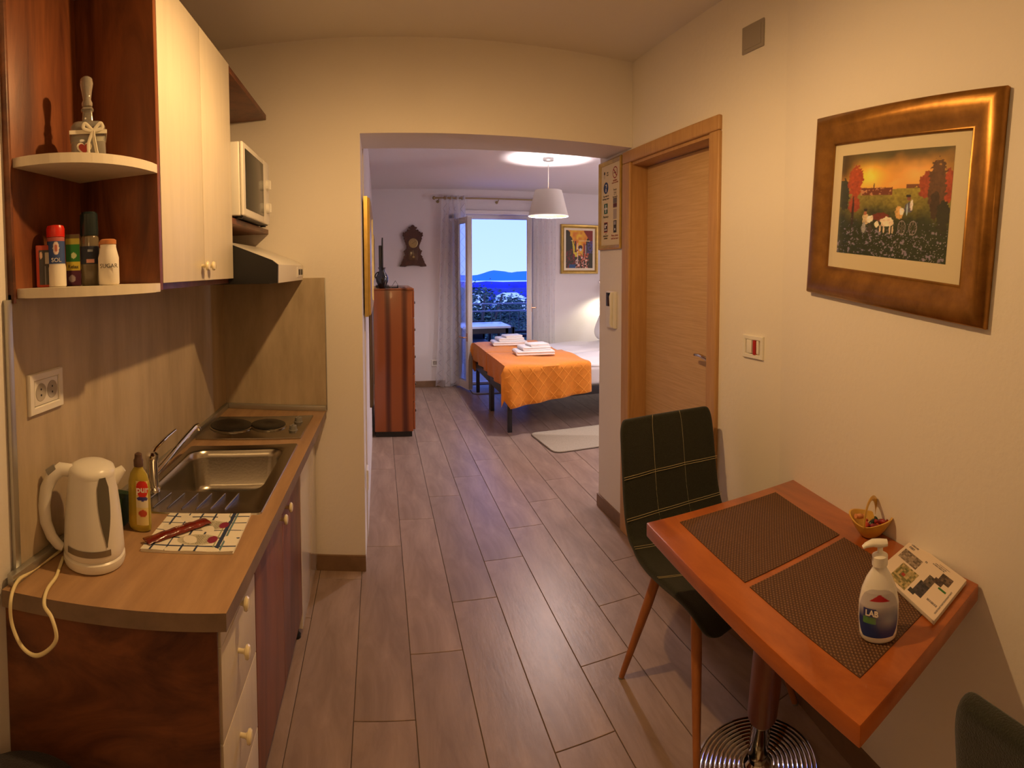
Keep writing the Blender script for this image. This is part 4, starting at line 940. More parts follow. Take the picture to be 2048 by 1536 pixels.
flat_print('front_label', (0, 0, 0), (1, 0, 0), (0, 0, 1), 1, 1, 90, 80, blab, pb, surf=bls, m=print_mat('bottle label', .3, .3))
text('LAB', .016, bx0 + Vector((0, 0, .064)) + n * .0293 - rt * .0135, (rt - n * -.28).normalized(), (0, 0, 1), WINK, pb, bold=.0005)

# ---- chairs
def chair_proto(name, label, fab):
    t = thing(name, label, 'chair')
    prof_c = [(-.255, .425), (-.235, .452), (-.16, .462), (-.04, .455), (.07, .458), (.15, .485), (.205, .545), (.235, .63), (.252, .73), (.268, .84), (.285, .93)]
    def width(i): s_ = i / 40; return .232 - .02 * s_ + (-.055 * max(0, (.10 - s_) / .10) ** 2) - .018 * max(0, (s_ - .93) / .07) ** 2
    P = catmull([(0, y, z) for y, z in prof_c], 4); K = len(P) - 1; NU_ = 17
    def pt(i, a, off=0):
        p = P[i]; d = (P[min(i + 1, K)] - P[max(i - 1, 0)]).normalized(); nn = Vector((1, 0, 0)).cross(d); nn = nn if nn.z > 0 or (abs(nn.z) < .9 and nn.y < 0) else -nn
        s_ = i / K * 40; wdt = width(s_); lift = .035 * abs(a) ** 2.4 * (1 if i < K * .55 else .7)
        puff = .005 * math.sin(PI * ((a + 1) * 1.5 % 1)) * 1
        return p + Vector((a * wdt, 0, 0)) + nn * (off + lift + puff)
    bm = NB(); up = []; lo = []
    for i in range(K + 1):
        up.append([bm.verts.new(pt(i, -1 + 2 * j / (NU_ - 1), .018)) for j in range(NU_)]); lo.append([bm.verts.new(pt(i, (-1 + 2 * j / (NU_ - 1)), -.012)) for j in range(NU_)])
    for i in range(K):
        for j in range(NU_ - 1):
            bm.faces.new((up[i][j], up[i][j + 1], up[i + 1][j + 1], up[i + 1][j])); bm.faces.new((lo[i][j], lo[i + 1][j], lo[i + 1][j + 1], lo[i][j + 1]))
        bm.faces.new((up[i][0], up[i + 1][0], lo[i + 1][0], lo[i][0])); bm.faces.new((up[i][-1], lo[i][-1], lo[i + 1][-1], up[i + 1][-1]))
    for j in range(NU_ - 1): bm.faces.new((up[0][j], lo[0][j], lo[0][j + 1], up[0][j + 1])); bm.faces.new((up[K][j], up[K][j + 1], lo[K][j + 1], lo[K][j]))
    bmesh.ops.recalc_face_normals(bm, faces=bm.faces[:])
    o = obj('shell_seat', bm, fab, t, 70); md = o.modifiers.new('sub', 'SUBSURF'); md.levels = 1; md.render_levels = 2
    def seam(pts, nm): bm = NB(); tube(bm, pts, .0011, 5); obj(nm, bm, STITCH, o, 60)
    for a in (-.32, .32):
        for da in (0,):
            seam([pt(i, a + da, .0186) for i in range(2, K + 1)], 'seam')
    for i in (int(K * .30), int(K * .52), int(K * .66), int(K * .82)):
        for di in (-.004, .004):
            pts = []
            for j in range(NU_ * 2 - 1):
                a = -1 + j / (NU_ - 1); q = pt(i, a, .0188); dd = (P[min(i + 1, K)] - P[i - 1]).normalized(); pts.append(q + dd * di)
            seam(pts, 'seam')
    for sx_ in (-1, 1):
        for sy_, y0 in ((-1, -.12), (1, .10)):
            bm = NB(); a = Vector((sx_ * .13, y0, .435)); b = Vector((sx_ * .215, y0 + sy_ * .125, 0)); dd = (b - a); tube(bm, [a + Vector((0, 0, .01)), a.lerp(b, .3), a.lerp(b, .985), b], [.019, .0175, .0105, .010], 14)
            lg = obj('leg', bm, LEGW, t, 60); bm = NB(); tube(bm, [b, b + Vector((0, 0, .006))], .0115, 12); obj('foot_cap', bm, GREYP, lg)
    bm = NB(); box(bm, (-.14, -.13, .425), (.14, .11, .437), .003); obj('seat_frame', bm, BLACKM, t)
    return t
ch = chair_proto('upholstered_chair', 'dark green stitched shell chair with beech legs tucked at the far side of the table', CHAIRF)
ch2 = copy_tree(ch); ch2['label'] = 'dark upholstered chair cut off by the lower edge near the wall'; ch2['group'] = ch['group'] = 'upholstered chairs at the table'
ch.location = (1.075, 1.475, 0)
ch.rotation_euler = (0, 0, math.radians(2))
ch2.rotation_euler = (0, 0, math.radians(85)); ch2.location = (.868, .072, 0)
st = thing('round_stool', 'dark padded stool at the lower edge before the drawer unit', 'stool', (-.655, .745, 0))
bm = NB(); lathe(bm, (-.66, .755, 0), [(.001, .415), (.135, .415), (.145, .43), (.145, .458), (.132, .470), (.001, .476)], 36); obj('padded_seat', bm, CHAIRN, st, 50)
for k in range(4):
    a = PI / 4 + k * PI / 2; bm = NB(); tube(bm, [(-.66 + .09 * math.cos(a), .755 + .09 * math.sin(a), .4145), (-.66 + .11 * math.cos(a), .755 + .11 * math.sin(a), 0)], [.013, .010], 10); obj('leg', bm, FRAMEB, st)
# kitchen ceiling lamp above the frame, and added fill lamp behind viewer
for i, (lx, ly, lz, lab) in enumerate(((KL[0], KL[1], KL[2], 'small dark metal ceiling lamp over the kitchen aisle'), (.1, -.75, 2.3, 'added unseen ceiling fill lamp behind the viewer'))):
    lt = thing('ceiling_or_fill_lamp', lab, 'lamp', (lx, ly, HC))
    if i == 0:
        bm = NB(); lathe(bm, (lx, ly, 0), [(.012, HC), (.012, lz + .10), (.030, lz + .09), (.062, lz + .075), (.068, lz - .006), (.0665, lz - .006), (.060, lz + .070), (.010, lz + .082)], 28, cap=False); obj('lamp_shade', bm, mat('lamp metal', (.5, .46, .4), .5), lt, 40)
        bm = NB(); lathe(bm, (lx, ly, 0), [(.05, HC - .002), (.05, HC - .02), (.012, HC - .025)], 24); obj('ceiling_rose', bm, mat('lamp metal', (.5, .46, .4), .5), lt)
    else:
        bm = NB(); lathe(bm, (lx, ly, 0), [(.13, HC - .001), (.13, HC - .02), (.02, HC - .022)], 32); obj('ceiling_rose', bm, WHITEP, lt)

# ================================================================ BEDROOM
# pendant
pn = thing('pendant_lamp', 'tapered off-white pendant shade with copper lining over the bed foot', 'lamp', (1.55, 4.64, HB))
bm = NB(); lathe(bm, (1.55, 4.64, 0), [(.052, HB), (.052, HB - .022), (.046, HB - .028), (.004, HB - .030)], 28); obj('ceiling_rose', bm, mat('satin nickel', (.35, .34, .33), .3, .9), pn)
bm = NB(); tube(bm, [(1.55, 4.64, HB - .028), (1.55, 4.64, 2.19)], .0035, 8); obj('cable', bm, WHITEP, pn)
bm = NB(); lathe(bm, (1.55, 4.64, 0), [(.125, 2.182), (.186, 1.952)], 48, cap=False); obj('shade_outside', bm, SHADE, pn, 60)
bm = NB(); lathe(bm, (1.55, 4.64, 0), [(.1235, 2.182), (.1845, 1.952)], 48, cap=False); obj('shade_lining', bm, SHADEIN, pn, 60, label='copper inner lining')
bm = NB(); lathe(bm, (1.55, 4.64, 0), [(.1245, 2.183), (.1835, 1.950), (.1875, 1.950), (.1255, 2.183)], 48, cap=False)
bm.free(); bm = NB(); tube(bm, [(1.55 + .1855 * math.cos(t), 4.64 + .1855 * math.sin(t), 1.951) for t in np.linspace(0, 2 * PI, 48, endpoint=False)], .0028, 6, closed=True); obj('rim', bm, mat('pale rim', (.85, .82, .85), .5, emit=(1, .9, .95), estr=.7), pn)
bm = NB(); lathe(bm, (1.55, 4.64, 2.09), [(.018, 0), (.018, .06), (.004, .10)], 16); obj('bulb_socket', bm, WHITEP, pn)
# clock
def clock_outline():
    half = [(0, .285), (.020, .275), (.022, .262), (.055, .255), (.050, .240), (.028, .232), (.050, .222), (.062, .228), (.075, .218), (.072, .206), (.095, .200), (.104, .186), (.122, .192), (.130, .180), (.124, .166), (.132, .150), (.118, .140),
            (.112, .124), (.120, .108), (.106, .098), (.108, .082), (.098, .070), (.092, .050), (.082, .028), (.080, .008), (.084, -.012), (.096, -.022), (.100, -.038), (.112, -.030), (.118, -.044), (.108, -.058), (.106, -.074), (.098, -.086), (.112, -.102), (.122, -.110), (.118, -.124), (.132, -.140), (.136, -.158), (.146, -.176), (.150, -.196), (.166, -.214), (.172, -.232), (.100, -.236), (.075, -.226), (0, -.222)]
    return half + [(-x, z) for x, z in half[-2:0:-1]]
ck = thing('wall_clock', 'ornate carved dark wooden wall clock left of the curtain', 'clock', (.437, 6.70, 1.72))
CO = Vector((.437, 6.699, 1.745)); bm = NB(); ol = clock_outline()
a = [bm.verts.new((CO.x + x, CO.y, CO.z + z)) for x, z in ol]; b = [bm.verts.new((CO.x + x * .97, CO.y - .05, CO.z + z * .97)) for x, z in ol]
bm.faces.new(a); bm.faces.new(b[::-1]); bridge(bm, a, b); bmesh.ops.recalc_face_normals(bm, faces=bm.faces[:]); bmesh.ops.triangulate(bm, faces=[f for f in bm.faces if len(f.verts) > 4])
obj('carved_case', bm, CLOCKW, ck, 20)
bm = NB(); lathe(bm, CO + Vector((0, -.050, .055)), [(.060, 0), (.060, .006), (.052, .008), (.051, .004)], 36, (0, -1, 0)); obj('dial_bezel', bm, BRASS, ck)
bm = NB(); lathe(bm, CO + Vector((0, -.0505, .055)), [(.051, 0), (.051, .003), (.001, .003)], 36, (0, -1, 0)); dl = obj('dial', bm, mat('aged dial', (.22, .13, .06), .6), ck)
bm = NB()
for i in range(12):
    t = i * PI / 6; c = CO + Vector((math.sin(t) * .041, -.0545, .055 + math.cos(t) * .041)); box(bm, c - Vector((.0015, 0, .005)), c + Vector((.0015, .001, .005)))
obj('hour_marks', bm, DINK, dl)
for t, l_ in ((.9, .036), (4.2, .025)):
    bm = NB(); c = CO + Vector((0, -.056, .055)); tube(bm, [c, c + Vector((math.sin(t) * l_, 0, math.cos(t) * l_))], .0018, 6); obj('clock_hand', bm, BLACKM, dl)
bm = NB(); box(bm, CO + Vector((-.060, -.052, -.155)), CO + Vector((.060, -.048, -.02)), .002); gl = obj('glass_door', bm, mat('dim clock glass', (.10, .055, .03), .15), ck)
bm = NB(); lathe(bm, CO + Vector((.005, -.054, -.115)), [(.016, 0), (.014, .004), (.002, .005)], 20, (0, -1, 0)); tube(bm, [CO + Vector((0, -.054, -.03)), CO + Vector((.005, -.054, -.10))], .002, 6); obj('pendulum', bm, BRASS, ck)
# abstract painting
def painting2(u, v):
    rs = np.random.RandomState(5); c = np.zeros(u.shape + (3,)); c[:] = (.035, .03, .012)
    def nz(k, seed, kx=None):
        kx = kx or k; r = np.random.RandomState(seed).rand(k + 2, kx + 2); x = u * kx * .999; y = v * k * .999; xi = x.astype(int); yi = y.astype(int); a = x - xi; b = y - yi
        return (r[yi, xi] * (1 - a) + r[yi, xi + 1] * a) * (1 - b) + (r[yi + 1, xi] * (1 - a) + r[yi + 1, xi + 1] * a) * b
    N = nz(14, 1, 14); N3 = nz(30, 3, 40)
    e = np.abs(u - .52 + (N - .5) * .1) < (v - .30) * .50 + .05; e &= (v > .33); k = (1 - np.abs(u - .42) * 2)[..., None]
    c = np.where(e[..., None], np.array((.60, .13, .01)) + k * np.array((.15, .26, .01)) * N[..., None] * 2, c)
    c = np.where(((u > .68) & (v > 1.05 - (u - .6) * 1.1))[..., None], np.array((.20, .02, .008)), c)
    c = np.where(((v < .80) & (v > .30) & (np.abs(u - .24 - (.75 - v) * .28) < .012 + (.75 - v) * .14) & (v < .74))[..., None], np.array((.65, .50, .03)), c)
    for cx, w_, col, v0, v1 in ((.36, .025, (.05, .02, .015), .42, .76), (.44, .012, (.75, .62, .5), .1, .70), (.68, .03, (.28, .04, .01), .38, .68), (.62, .018, (.70, .42, .05), .3, .6), (.74, .010, (.6, .45, .4), .36, .60)):
        c = np.where(((np.abs(u - cx) < w_) & (v > v0) & (v < v1 + (N - .5) * .1))[..., None], np.array(col), c)
    d = ((u - .54) / .08) ** 2 + ((v - .55) / .06) ** 2; c = np.where((d < 1)[..., None], np.array((.06, .015, .02)), c); d = ((u - .545) / .045) ** 2 + ((v - .49) / .04) ** 2; c = np.where((d < 1)[..., None], np.array((.55, .60, .58)), c)
    c = np.where(((u > .80) & (v > .40) & (v < .72) & (N3 > .35))[..., None], np.array((.07, .06, .19)), c)
    c = np.where(((u < .45) & (v < .5) & (N3 > .62))[..., None], np.array((.22, .02, .02)), c); c = np.where(((u > .40) & (u < .85) & (v < .40) & (N3 > .52))[..., None], np.array((.45, .09, .03)), c)
    c = np.where(((u > .35) & (u < .8) & (v < .30) & (N3 > .68))[..., None], np.array((.7, .5, .4)), c); c = np.where(((u > .12) & (u < .36) & (v < .10))[..., None], np.array((.02, .07, .18)), c)
    c = np.where(((np.abs(v - .725) < .008) & (u > .2) & (u < .9) & (N > .35))[..., None], np.array((.75, .55, .2)), c)
    return c
PO = Vector((2.683, 6.699, 1.737)); PRr = Vector((1, 0, 0))
p2 = thing('abstract_painting', 'colourful abstract painting in gilt frame on the far bedroom wall', 'painting', PO)
obj('gilt_frame', fr_rect(NB(), PO, PRr, PV, .545, .650, .455, .560, [(0, 0), (0, .03), (.15, .038), (.5, .030), (.6, .034), (.9, .022), (1, .018), (1, 0)]), GOLDB, p2, 40)
obj('linen_slip', fr_rect(NB(), PO, PRr, PV, .453, .558, .395, .500, [(0, 0), (0, .018), (1, .012), (1, 0)]), MOUNT, p2, 0)
bm = NB(); slab(bm, [PO + Vector((a * .198, 0, b * .25)) for a, b in ((-1, -1), (1, -1), (1, 1), (-1, 1))], (0, -1, 0), .007); obj('backing', bm, BLACKM, p2, 0)
flat_print('painted_canvas', PO + Vector((0, -.009, 0)), PRr, PV, .395, .500, 120, 150, painting2, p2)
# frames on the left wall, seen edge on
def left_frame(name, label, y0, y1, z0, z1, t, m_, cat='picture'):
    o = thing(name, label, cat, (-.078, (y0 + y1) / 2, (z0 + z1) / 2)); O = Vector((-.0775, (y0 + y1) / 2, (z0 + z1) / 2)); R = Vector((0, 1, 0)); U = Vector((0, 0, 1))
    obj('frame', fr_rect(NB(), O, R, U, y1 - y0, z1 - z0, (y1 - y0) - .12, (z1 - z0) - .12, [(0, 0), (0, t * .5), (.1, t * .55), (.15, t * .8), (.5, t), (.8, t * .7), (1, t * .4), (1, 0)]), m_, o, 30)
    bm = NB(); slab(bm, [O + R * a * ((y1 - y0) / 2 - .055) + U * b * ((z1 - z0) / 2 - .055) for a, b in ((-1, -1), (1, -1), (1, 1), (-1, 1))], (1, 0, 0), t * .35); return o, bm
o, bm = left_frame('gilt_picture', 'large gold framed picture seen edge-on just inside the passage', 2.80, 3.75, 1.235, 1.86, .040, GOLDB)
obj('canvas', bm, mat('brown canvas', (.25, .12, .06), .8), o, 0)
o, bm = left_frame('tall_mirror', 'tall dark framed mirror seen edge-on beside the chest', 3.80, 4.45, .50, 1.42, .030, mat('bronze frame', (.14, .09, .04), .4, .5), 'mirror')
obj('mirror_glass', bm, mat('mirror', (.8, .8, .8), .02, 1), o, 0)
o, bm = left_frame('small_gilt_picture', 'slim gilt framed picture above the television, seen edge-on', 5.9, 6.4, 1.36, 1.87, .030, GOLDB)
obj('canvas', bm, mat('brown canvas', (.25, .12, .06), .8), o, 0)
# chest
CHM = mat('burl walnut veneer', (.42, .115, .022), .3, coat=.3)
nt = CHM.node_tree; N_n = nt.nodes; Lk = nt.links; b_ = N_n['Principled BSDF']
tc_ = N_n.new('ShaderNodeTexCoord'); mp_ = N_n.new('ShaderNodeMapping'); mp_.inputs['Scale'].default_value = (1, 1, .22); Lk.new(tc_.outputs['Object'], mp_.inputs[0])
wv = N_n.new('ShaderNodeTexWave'); wv.wave_type = 'BANDS'; wv.bands_direction = 'X'; wv.inputs['Scale'].default_value = 1.96; wv.inputs['Distortion'].default_value = 1.6; wv.inputs['Detail'].default_value = 2; wv.inputs['Phase Offset'].default_value = 1.96; Lk.new(mp_.outputs[0], wv.inputs[0])
crr = N_n.new('ShaderNodeValToRGB'); crr.color_ramp.elements[0].color = (.10, .022, .008, 1); crr.color_ramp.elements[0].position = .02; crr.color_ramp.elements[1].color = (.33, .09, .022, 1); crr.color_ramp.elements[1].position = .42; Lk.new(wv.outputs['Fac'], crr.inputs[0]); Lk.new(crr.outputs[0], b_.inputs['Base Color'])
ct = thing('chest_of_drawers', 'tall walnut chest of drawers against the left bedroom wall', 'chest', (.12, 5.2, 0))
obj('carcass', box(NB(), (-.055, 4.70, .05), (.296, 5.60, 1.30), .006, seg=2), CHM, ct)
obj('top_board', box(NB(), (-.058, 4.694, 1.300), (.312, 5.606, 1.312), .003), CHM, ct)
obj('plinth', box(NB(), (-.045, 4.72, 0), (.285, 5.58, .05)), BLACKM, ct, 0)
for i in range(5):
    z0 = .06 + i * .248; bm = NB(); box(bm, (.297, 4.712, z0 + .004), (.315, 5.588, z0 + .244), .004); dwr = obj('drawer', bm, CHM, ct)
    for yy in (4.90, 5.4): bm = NB(); lathe(bm, (.315, yy, z0 + .124), [(.006, 0), (.006, .008), (.013, .014), (.010, .020), (.002, .022)], 16, (1, 0, 0)); obj('knob', bm, BLACKM, dwr)
# things on the chest
tv = thing('television', 'flat black television seen edge-on on the chest', 'television', (.03, 5.2, 1.312))
bm = NB(); slab(bm, [(.042, 4.93, 1.37), (.042, 5.62, 1.37), (.042, 5.62, 1.77), (.042, 4.93, 1.77)], (-1, 0, 0), .012, .002); obj('screen_panel', bm, BLACKP, tv)
bm = NB(); prism(bm, [(.030, 0), (.030, 0), (.030, 0)], 0, 0); bm.free()
bm = NB(); slab(bm, [(.030, 4.94, 1.38), (.030, 5.61, 1.38), (.030, 5.61, 1.70), (.030, 4.94, 1.70)], (-1, 0, 0), .030, .008); obj('rear_housing', bm, BLACKP, tv)
bm = NB(); box(bm, (-.035, 5.05, 1.3125), (.10, 5.50, 1.325), .004); box(bm, (.0, 5.22, 1.325), (.03, 5.33, 1.40), .002); obj('stand', bm, BLACKP, tv)
vs_o = thing('jug', 'black glazed jug with narrow neck on the chest corner', 'jug', (.03, 4.80, 1.312))
bm = NB(); lathe(bm, (.028, 4.80, 1.3125), [(.028, 0), (.034, .004), (.040, .03), (.056, .065), (.058, .095), (.045, .125), (.028, .150), (.026, .165), (.038, .185), (.034, .186), (.022, .168)], 30); obj('jug_body', bm, mat('black glaze', (.008, .008, .010), .12, coat=.6), vs_o, 60)
bm = NB(); tube(bm, catmull([(.010, 4.795, 1.46), (-.02, 4.79, 1.45), (-.035, 4.79, 1.42), (-.022, 4.79, 1.40)], 5), .006, 8); obj('jug_handle', bm, mat('black glaze', (.008, .008, .010), .12), vs_o, 60)
bm = NB(); box(bm, (-.02, 4.88, 1.3125), (.18, 5.03, 1.320), .002); box(bm, (-.02, 4.88, 1.320), (-.012, 5.03, 1.335), .001); box(bm, (.172, 4.88, 1.320), (.18, 5.03, 1.335), .001); tag(obj('tray', bm, BLACKP), 'flat black tray behind the jug on the chest', 'tray')
bm = NB(); slab(bm, [(.105, 4.82, 1.3125), (.105, 4.86, 1.3125), (.150, 4.86, 1.380), (.150, 4.82, 1.380)], (.8, 0, -.5), .004); slab(bm, [(.195, 4.82, 1.3125), (.195, 4.86, 1.3125), (.152, 4.86, 1.380), (.152, 4.82, 1.380)], (-.8, 0, -.5), .004)
tag(obj('tent_card', bm, mat('grey card', (.30, .30, .30), .6)), 'small grey tent card standing on the chest', 'card')
bm = NB(); tube(bm, catmull([(-.06, 4.76, 1.38), (-.068, 4.70, 1.30), (-.066, 4.68, 1.15), (-.070, 4.69, 1.0), (-.064, 4.68, .9), (-.069, 4.69, .78), (-.064, 4.68, .6), (-.068, 4.69, .45)], 6), .004, 6); tag(obj('black_cable', bm, BLACKP, smooth=60), 'black cable hanging behind the chest', 'cable')
# sockets
s1 = plate('wall_socket', 'white wall socket low on the far wall by the curtain', (.705, 6.70, .30), (1, 0, 0), (0, 0, 1), .082, .082)
bm = NB(); lathe(bm, (.705, 6.697, .30), [(.022, 0), (.021, .003), (.018, .003), (.017, .001), (.001, .001)], 20, (0, -1, 0)); obj('socket_well', bm, mat('socket recess', (.42, .39, .34), .5), s1)
s2 = plate('passage_socket', 'white wall socket low on the left side of the passage', (-.0775, 2.72, .42), (0, 1, 0), (0, 0, 1), .082, .10)
bm = NB(); lathe(bm, (-.0745, 2.72, .42), [(.022, 0), (.021, .003), (.018, .003), (.017, .001), (.001, .001)], 20, (1, 0, 0)); obj('socket_well', bm, mat('socket recess', (.42, .39, .34), .5), s2)
# curtain rod + curtains
RZ = 2.345
rd_ = thing('curtain_rod', 'thin brass curtain rod above the balcony door', 'curtain rod', (1.5, 6.58, RZ))
bm = NB(); tube(bm, [(.72, 6.58, RZ), (2.36, 6.58, RZ)], .010, 12); obj('rod', bm, BRASS, rd_)
for x in (.70, 2.38): bm = NB(); sphere(bm, (x, 6.58, RZ), .022); obj('finial', bm, BRASS, rd_)
for x in (.76, 1.53, 2.32): bm = NB(); tube(bm, [(x, 6.58, RZ - .012), (x, 6.64, RZ - .03), (x, 6.699, RZ - .03)], .006, 8); lathe(bm, (x, 6.699, RZ - .03), [(.02, 0), (.018, .006)], 14, (0, -1, 0)); obj('bracket', bm, BRASS, rd_)
def curtain(label, xs0, xs1, xb0, xb1, zb, ph):
    t = thing('sheer_curtain', label, 'curtain', ((xs0 + xs1) / 2, 6.56, RZ), group='sheer curtains')
    nx, nz_ = 90, 40; V = []; F = []
    def pos(u, v):
        x0 = xs0 + (xb0 - xs0) * (1 - v) ** 1.2; x1 = xs1 + (xb1 - xs1) * (1 - v) ** 1.2; x = x0 + (x1 - x0) * u
        return (x + .006 * math.sin(v * 6 + u * 9), 6.575 + .035 * math.sin(u * 2 * PI * 4 + ph) * (.55 + .45 * (1 - v)) + .012 * math.sin(v * 4 + u * 20), zb + (RZ + .03 - zb) * v)
    for j in range(nz_ + 1):
        for i in range(nx + 1): V.append(pos(i / nx, j / nz_))
    for j in range(nz_):
        for i in range(nx): a = j * (nx + 1) + i; F.append((a, a + 1, a + nx + 2, a + nx + 1))
    M = WM(t).inverted(); V = [M @ Vector(v) for v in V]
    me = bpy.data.meshes.new('sheer_cloth'); me.from_pydata(V, [], F); me.materials.append(SHEER); me.polygons.foreach_set('use_smooth', [True] * len(F)); o = bpy.data.objects.new('sheer_cloth', me); COL.objects.link(o); o.parent = t
    # zigzag threads, geometry on the cloth
    bm = NB()
    for k in range(4):
        u0 = .13 + k * .25; pts = []
        for j in range(34):
            v = .01 + j / 33 * .95; u = u0 + (.075 if j % 2 else -.075); p = Vector(pos(u, v)); pts.append(p + Vector((0, -.004, 0)))
        tube(bm, pts, .0020, 4)
    obj('zigzag_thread', bm, mat('grey thread', (.16, .14, .14), .8), o, 0)
    bm = NB()
    for k in range(4): x = xs0 + (xs1 - xs0) * (k + .5) / 4; bm = NB(); lathe(bm, (x, 6.58, RZ), [(.024, -.004), (.024, .004), (.012, .004), (.012, -.004)], 20, (1, 0, 0)); obj('eyelet', bm, BRASS, t)
    bm = NB(); 
    return t
SHEER = bpy.data.materials.new('sheer voile'); SHEER.use_nodes = True
n_ = SHEER.node_tree.nodes; l_ = SHEER.node_tree.links; n_.clear(); out = n_.new('ShaderNodeOutputMaterial'); mx = n_.new('ShaderNodeMixShader'); tr = n_.new('ShaderNodeBsdfTransparent'); tl = n_.new('ShaderNodeBsdfTranslucent'); df = n_.new('ShaderNodeBsdfDiffuse'); m2 = n_.new('ShaderNodeMixShader')
df.inputs[0].default_value = (.93, .92, .96, 1); tl.inputs[0].default_value = (.93, .93, 1, 1); mx.inputs[0].default_value = .68; m2.inputs[0].default_value = .42
l_.new(df.outputs[0], mx.inputs[1]); l_.new(tl.outputs[0], mx.inputs[2]); l_.new(tr.outputs[0], m2.inputs[1]); l_.new(mx.outputs[0], m2.inputs[2]); l_.new(m2.outputs[0], out.inputs[0])
curtain('sheer white zigzag curtain left of the balcony door', .80, 1.09, .70, 1.14, .03, 0)
curtain('sheer white zigzag curtain right of the balcony door', 1.98, 2.30, 1.99, 2.31, .03, 1.5)
# balcony door: frame, two leaves opened inwards
fr_ = thing('door_2', 'white balcony door frame with both leaves opened inward', 'door', ((DX0 + DX1) / 2, 6.8, 0)); fr_['kind'] = 'structure'
bm = NB(); box(bm, (DX0, 6.74, 0), (DX0 + .095, 6.81, DZ), .004); box(bm, (DX1 - .05, 6.74, 0), (DX1, 6.81, DZ), .004); box(bm, (DX0, 6.74, DZ - .05), (DX1, 6.81, DZ), .004); box(bm, (DX0, 6.74, 0), (DX1, 6.81, .03), .003); obj('outer_frame', bm, PVC, fr_)
bm = NB(); box(bm, (DX0 - .002, 6.65, DZ), (DX1 + .002, 6.70, DZ + .05), .003); obj('shutter_box_edge', bm, PVC, fr_)
def leaf(hx, hy, ang, w_, handle_z, side):
    g = bpy.data.objects.new('door_leaf', None); COL.objects.link(g); g.parent = fr_; g.matrix_basis = WM(fr_).inverted() @ (Matrix.Translation((hx, hy, 0)) @ Matrix.Rotation(ang, 4, 'Z'))
    bm = NB(); t = .03; z0, z1 = .03, 2.10
    box(bm, (0, -t, z0), (.07, t, z1), .004); box(bm, (w_ - .07, -t, z0), (w_, t, z1), .004); box(bm, (.07, -t, z0), (w_ - .07, t, z0 + .09), .004); box(bm, (.07, -t, z1 - .07), (w_ - .07, t, z1), .004)
    obj('sash', bm, PVC, g, world=False); bm = NB(); box(bm, (.07, -.004, z0 + .09), (w_ - .07, .004, z1 - .07)); obj('pane', bm, GLASS, g, 0, world=False)
    bm = NB()
    for q in (-.018, 0.0, .018): box(bm, (w_ - .0005, q - .002, z0 + .01), (w_ + .002, q + .002, z1 - .01))
    obj('seal', bm, BLACKP, g, 0, world=False)
    bm = NB(); tube(bm, [(w_ - .035, side * t, handle_z), (w_ - .035, side * (t + .05), handle_z), (w_ - .05, side * (t + .055), handle_z), (w_ - .15, side * (t + .055), handle_z)], .009, 10); box(bm, (w_ - .055, side * t - .003, handle_z - .05), (w_ - .015, side * t + .006, handle_z + .05), .003)
    obj('handle', bm, mat('copper toned handle', (.45, .25, .16), .3, .6), g, world=False)
leaf(DX0 + .10, 6.725, math.atan2(-.40, .10), .43, .66, -1)
leaf(DX1 - .05, 6.73, math.atan2(-.40, -.12), .43, 1.0, 1)
# beds
def bed(label, y0, y1):
    t = thing('single_bed', label, 'bed', (1.17, (y0 + y1) / 2, 0), group='single beds pushed together')
    x0, x1 = 1.165, 3.15
    bm = NB(); box(bm, (x0, y0, .29), (x0 + .025, y1, .37), .003); box(bm, (x1 - .025, y0, .29), (x1, y1, .37), .003); box(bm, (x0 + .025, y0, .29), (x1 - .025, y0 + .03, .37), .003); box(bm, (x0 + .025, y1 - .03, .29), (x1 - .025, y1, .37), .003); obj('frame', bm, FRAMEB, t)
    for x in (x0 + .022, x1 - .022):
        for y in (y0 + .022, y1 - .022): bm = NB(); box(bm, (x - .02, y - .02, 0), (x + .02, y + .02, .29), .003); obj('leg', bm, FRAMEB, t)
    bm = NB(); box(bm, (x0 + .02, y0 + .01, .371), (x1, y1 - .01, .56), .045, seg=4); obj('mattress', bm, LINEN, t, 60)
    bm = NB()
    V = []; nx, ny = 24, 10
    vv = [[bm.verts.new((1.30 + (x1 - 1.32) * i / nx, y0 + .015 + (y1 - y0 - .03) * j / ny, .575 + .012 * math.sin(i * .9 + j) + .010 * math.cos(j * 1.7) - (.03 if j in (0, ny) else 0))) for j in range(ny + 1)] for i in range(nx + 1)]
    for i in range(nx):
        for j in range(ny): bm.faces.new((vv[i][j], vv[i + 1][j], vv[i + 1][j + 1], vv[i][j + 1]))
    o = obj('duvet', bm, LINEN, t, 60); md = o.modifiers.new('s', 'SOLIDIFY'); md.thickness = .028; md.offset = -.6
    return t
bed('near single bed with dark legs and orange spread', 4.66, 5.465)
bed('far single bed with orange spread next to the balcony door', 5.475, 6.28)
bm = NB(); vv = []
for py0, lab in ((4.80, 'white pillow at the head of the near bed'), (5.62, 'white pillow propped at the head of the far bed')):
    bm = NB(); sphere(bm, (0, 0, 0), 1, 24, (.10, .30, .22)); 
    for v in bm.verts: v.co.y = math.copysign(abs(v.co.y / .30) ** .6 * .30, v.co.y); v.co.z = math.copysign(abs(v.co.z / .22) ** .6 * .22, v.co.z)
    bm.transform(Matrix.Translation((2.80, py0 + .33, .80)) @ Matrix.Rotation(math.radians(24), 4, 'Y')); o = obj('pillow', bm, LINEN, None, 70); tag(o, lab, 'pillow', 'pillows on the beds')
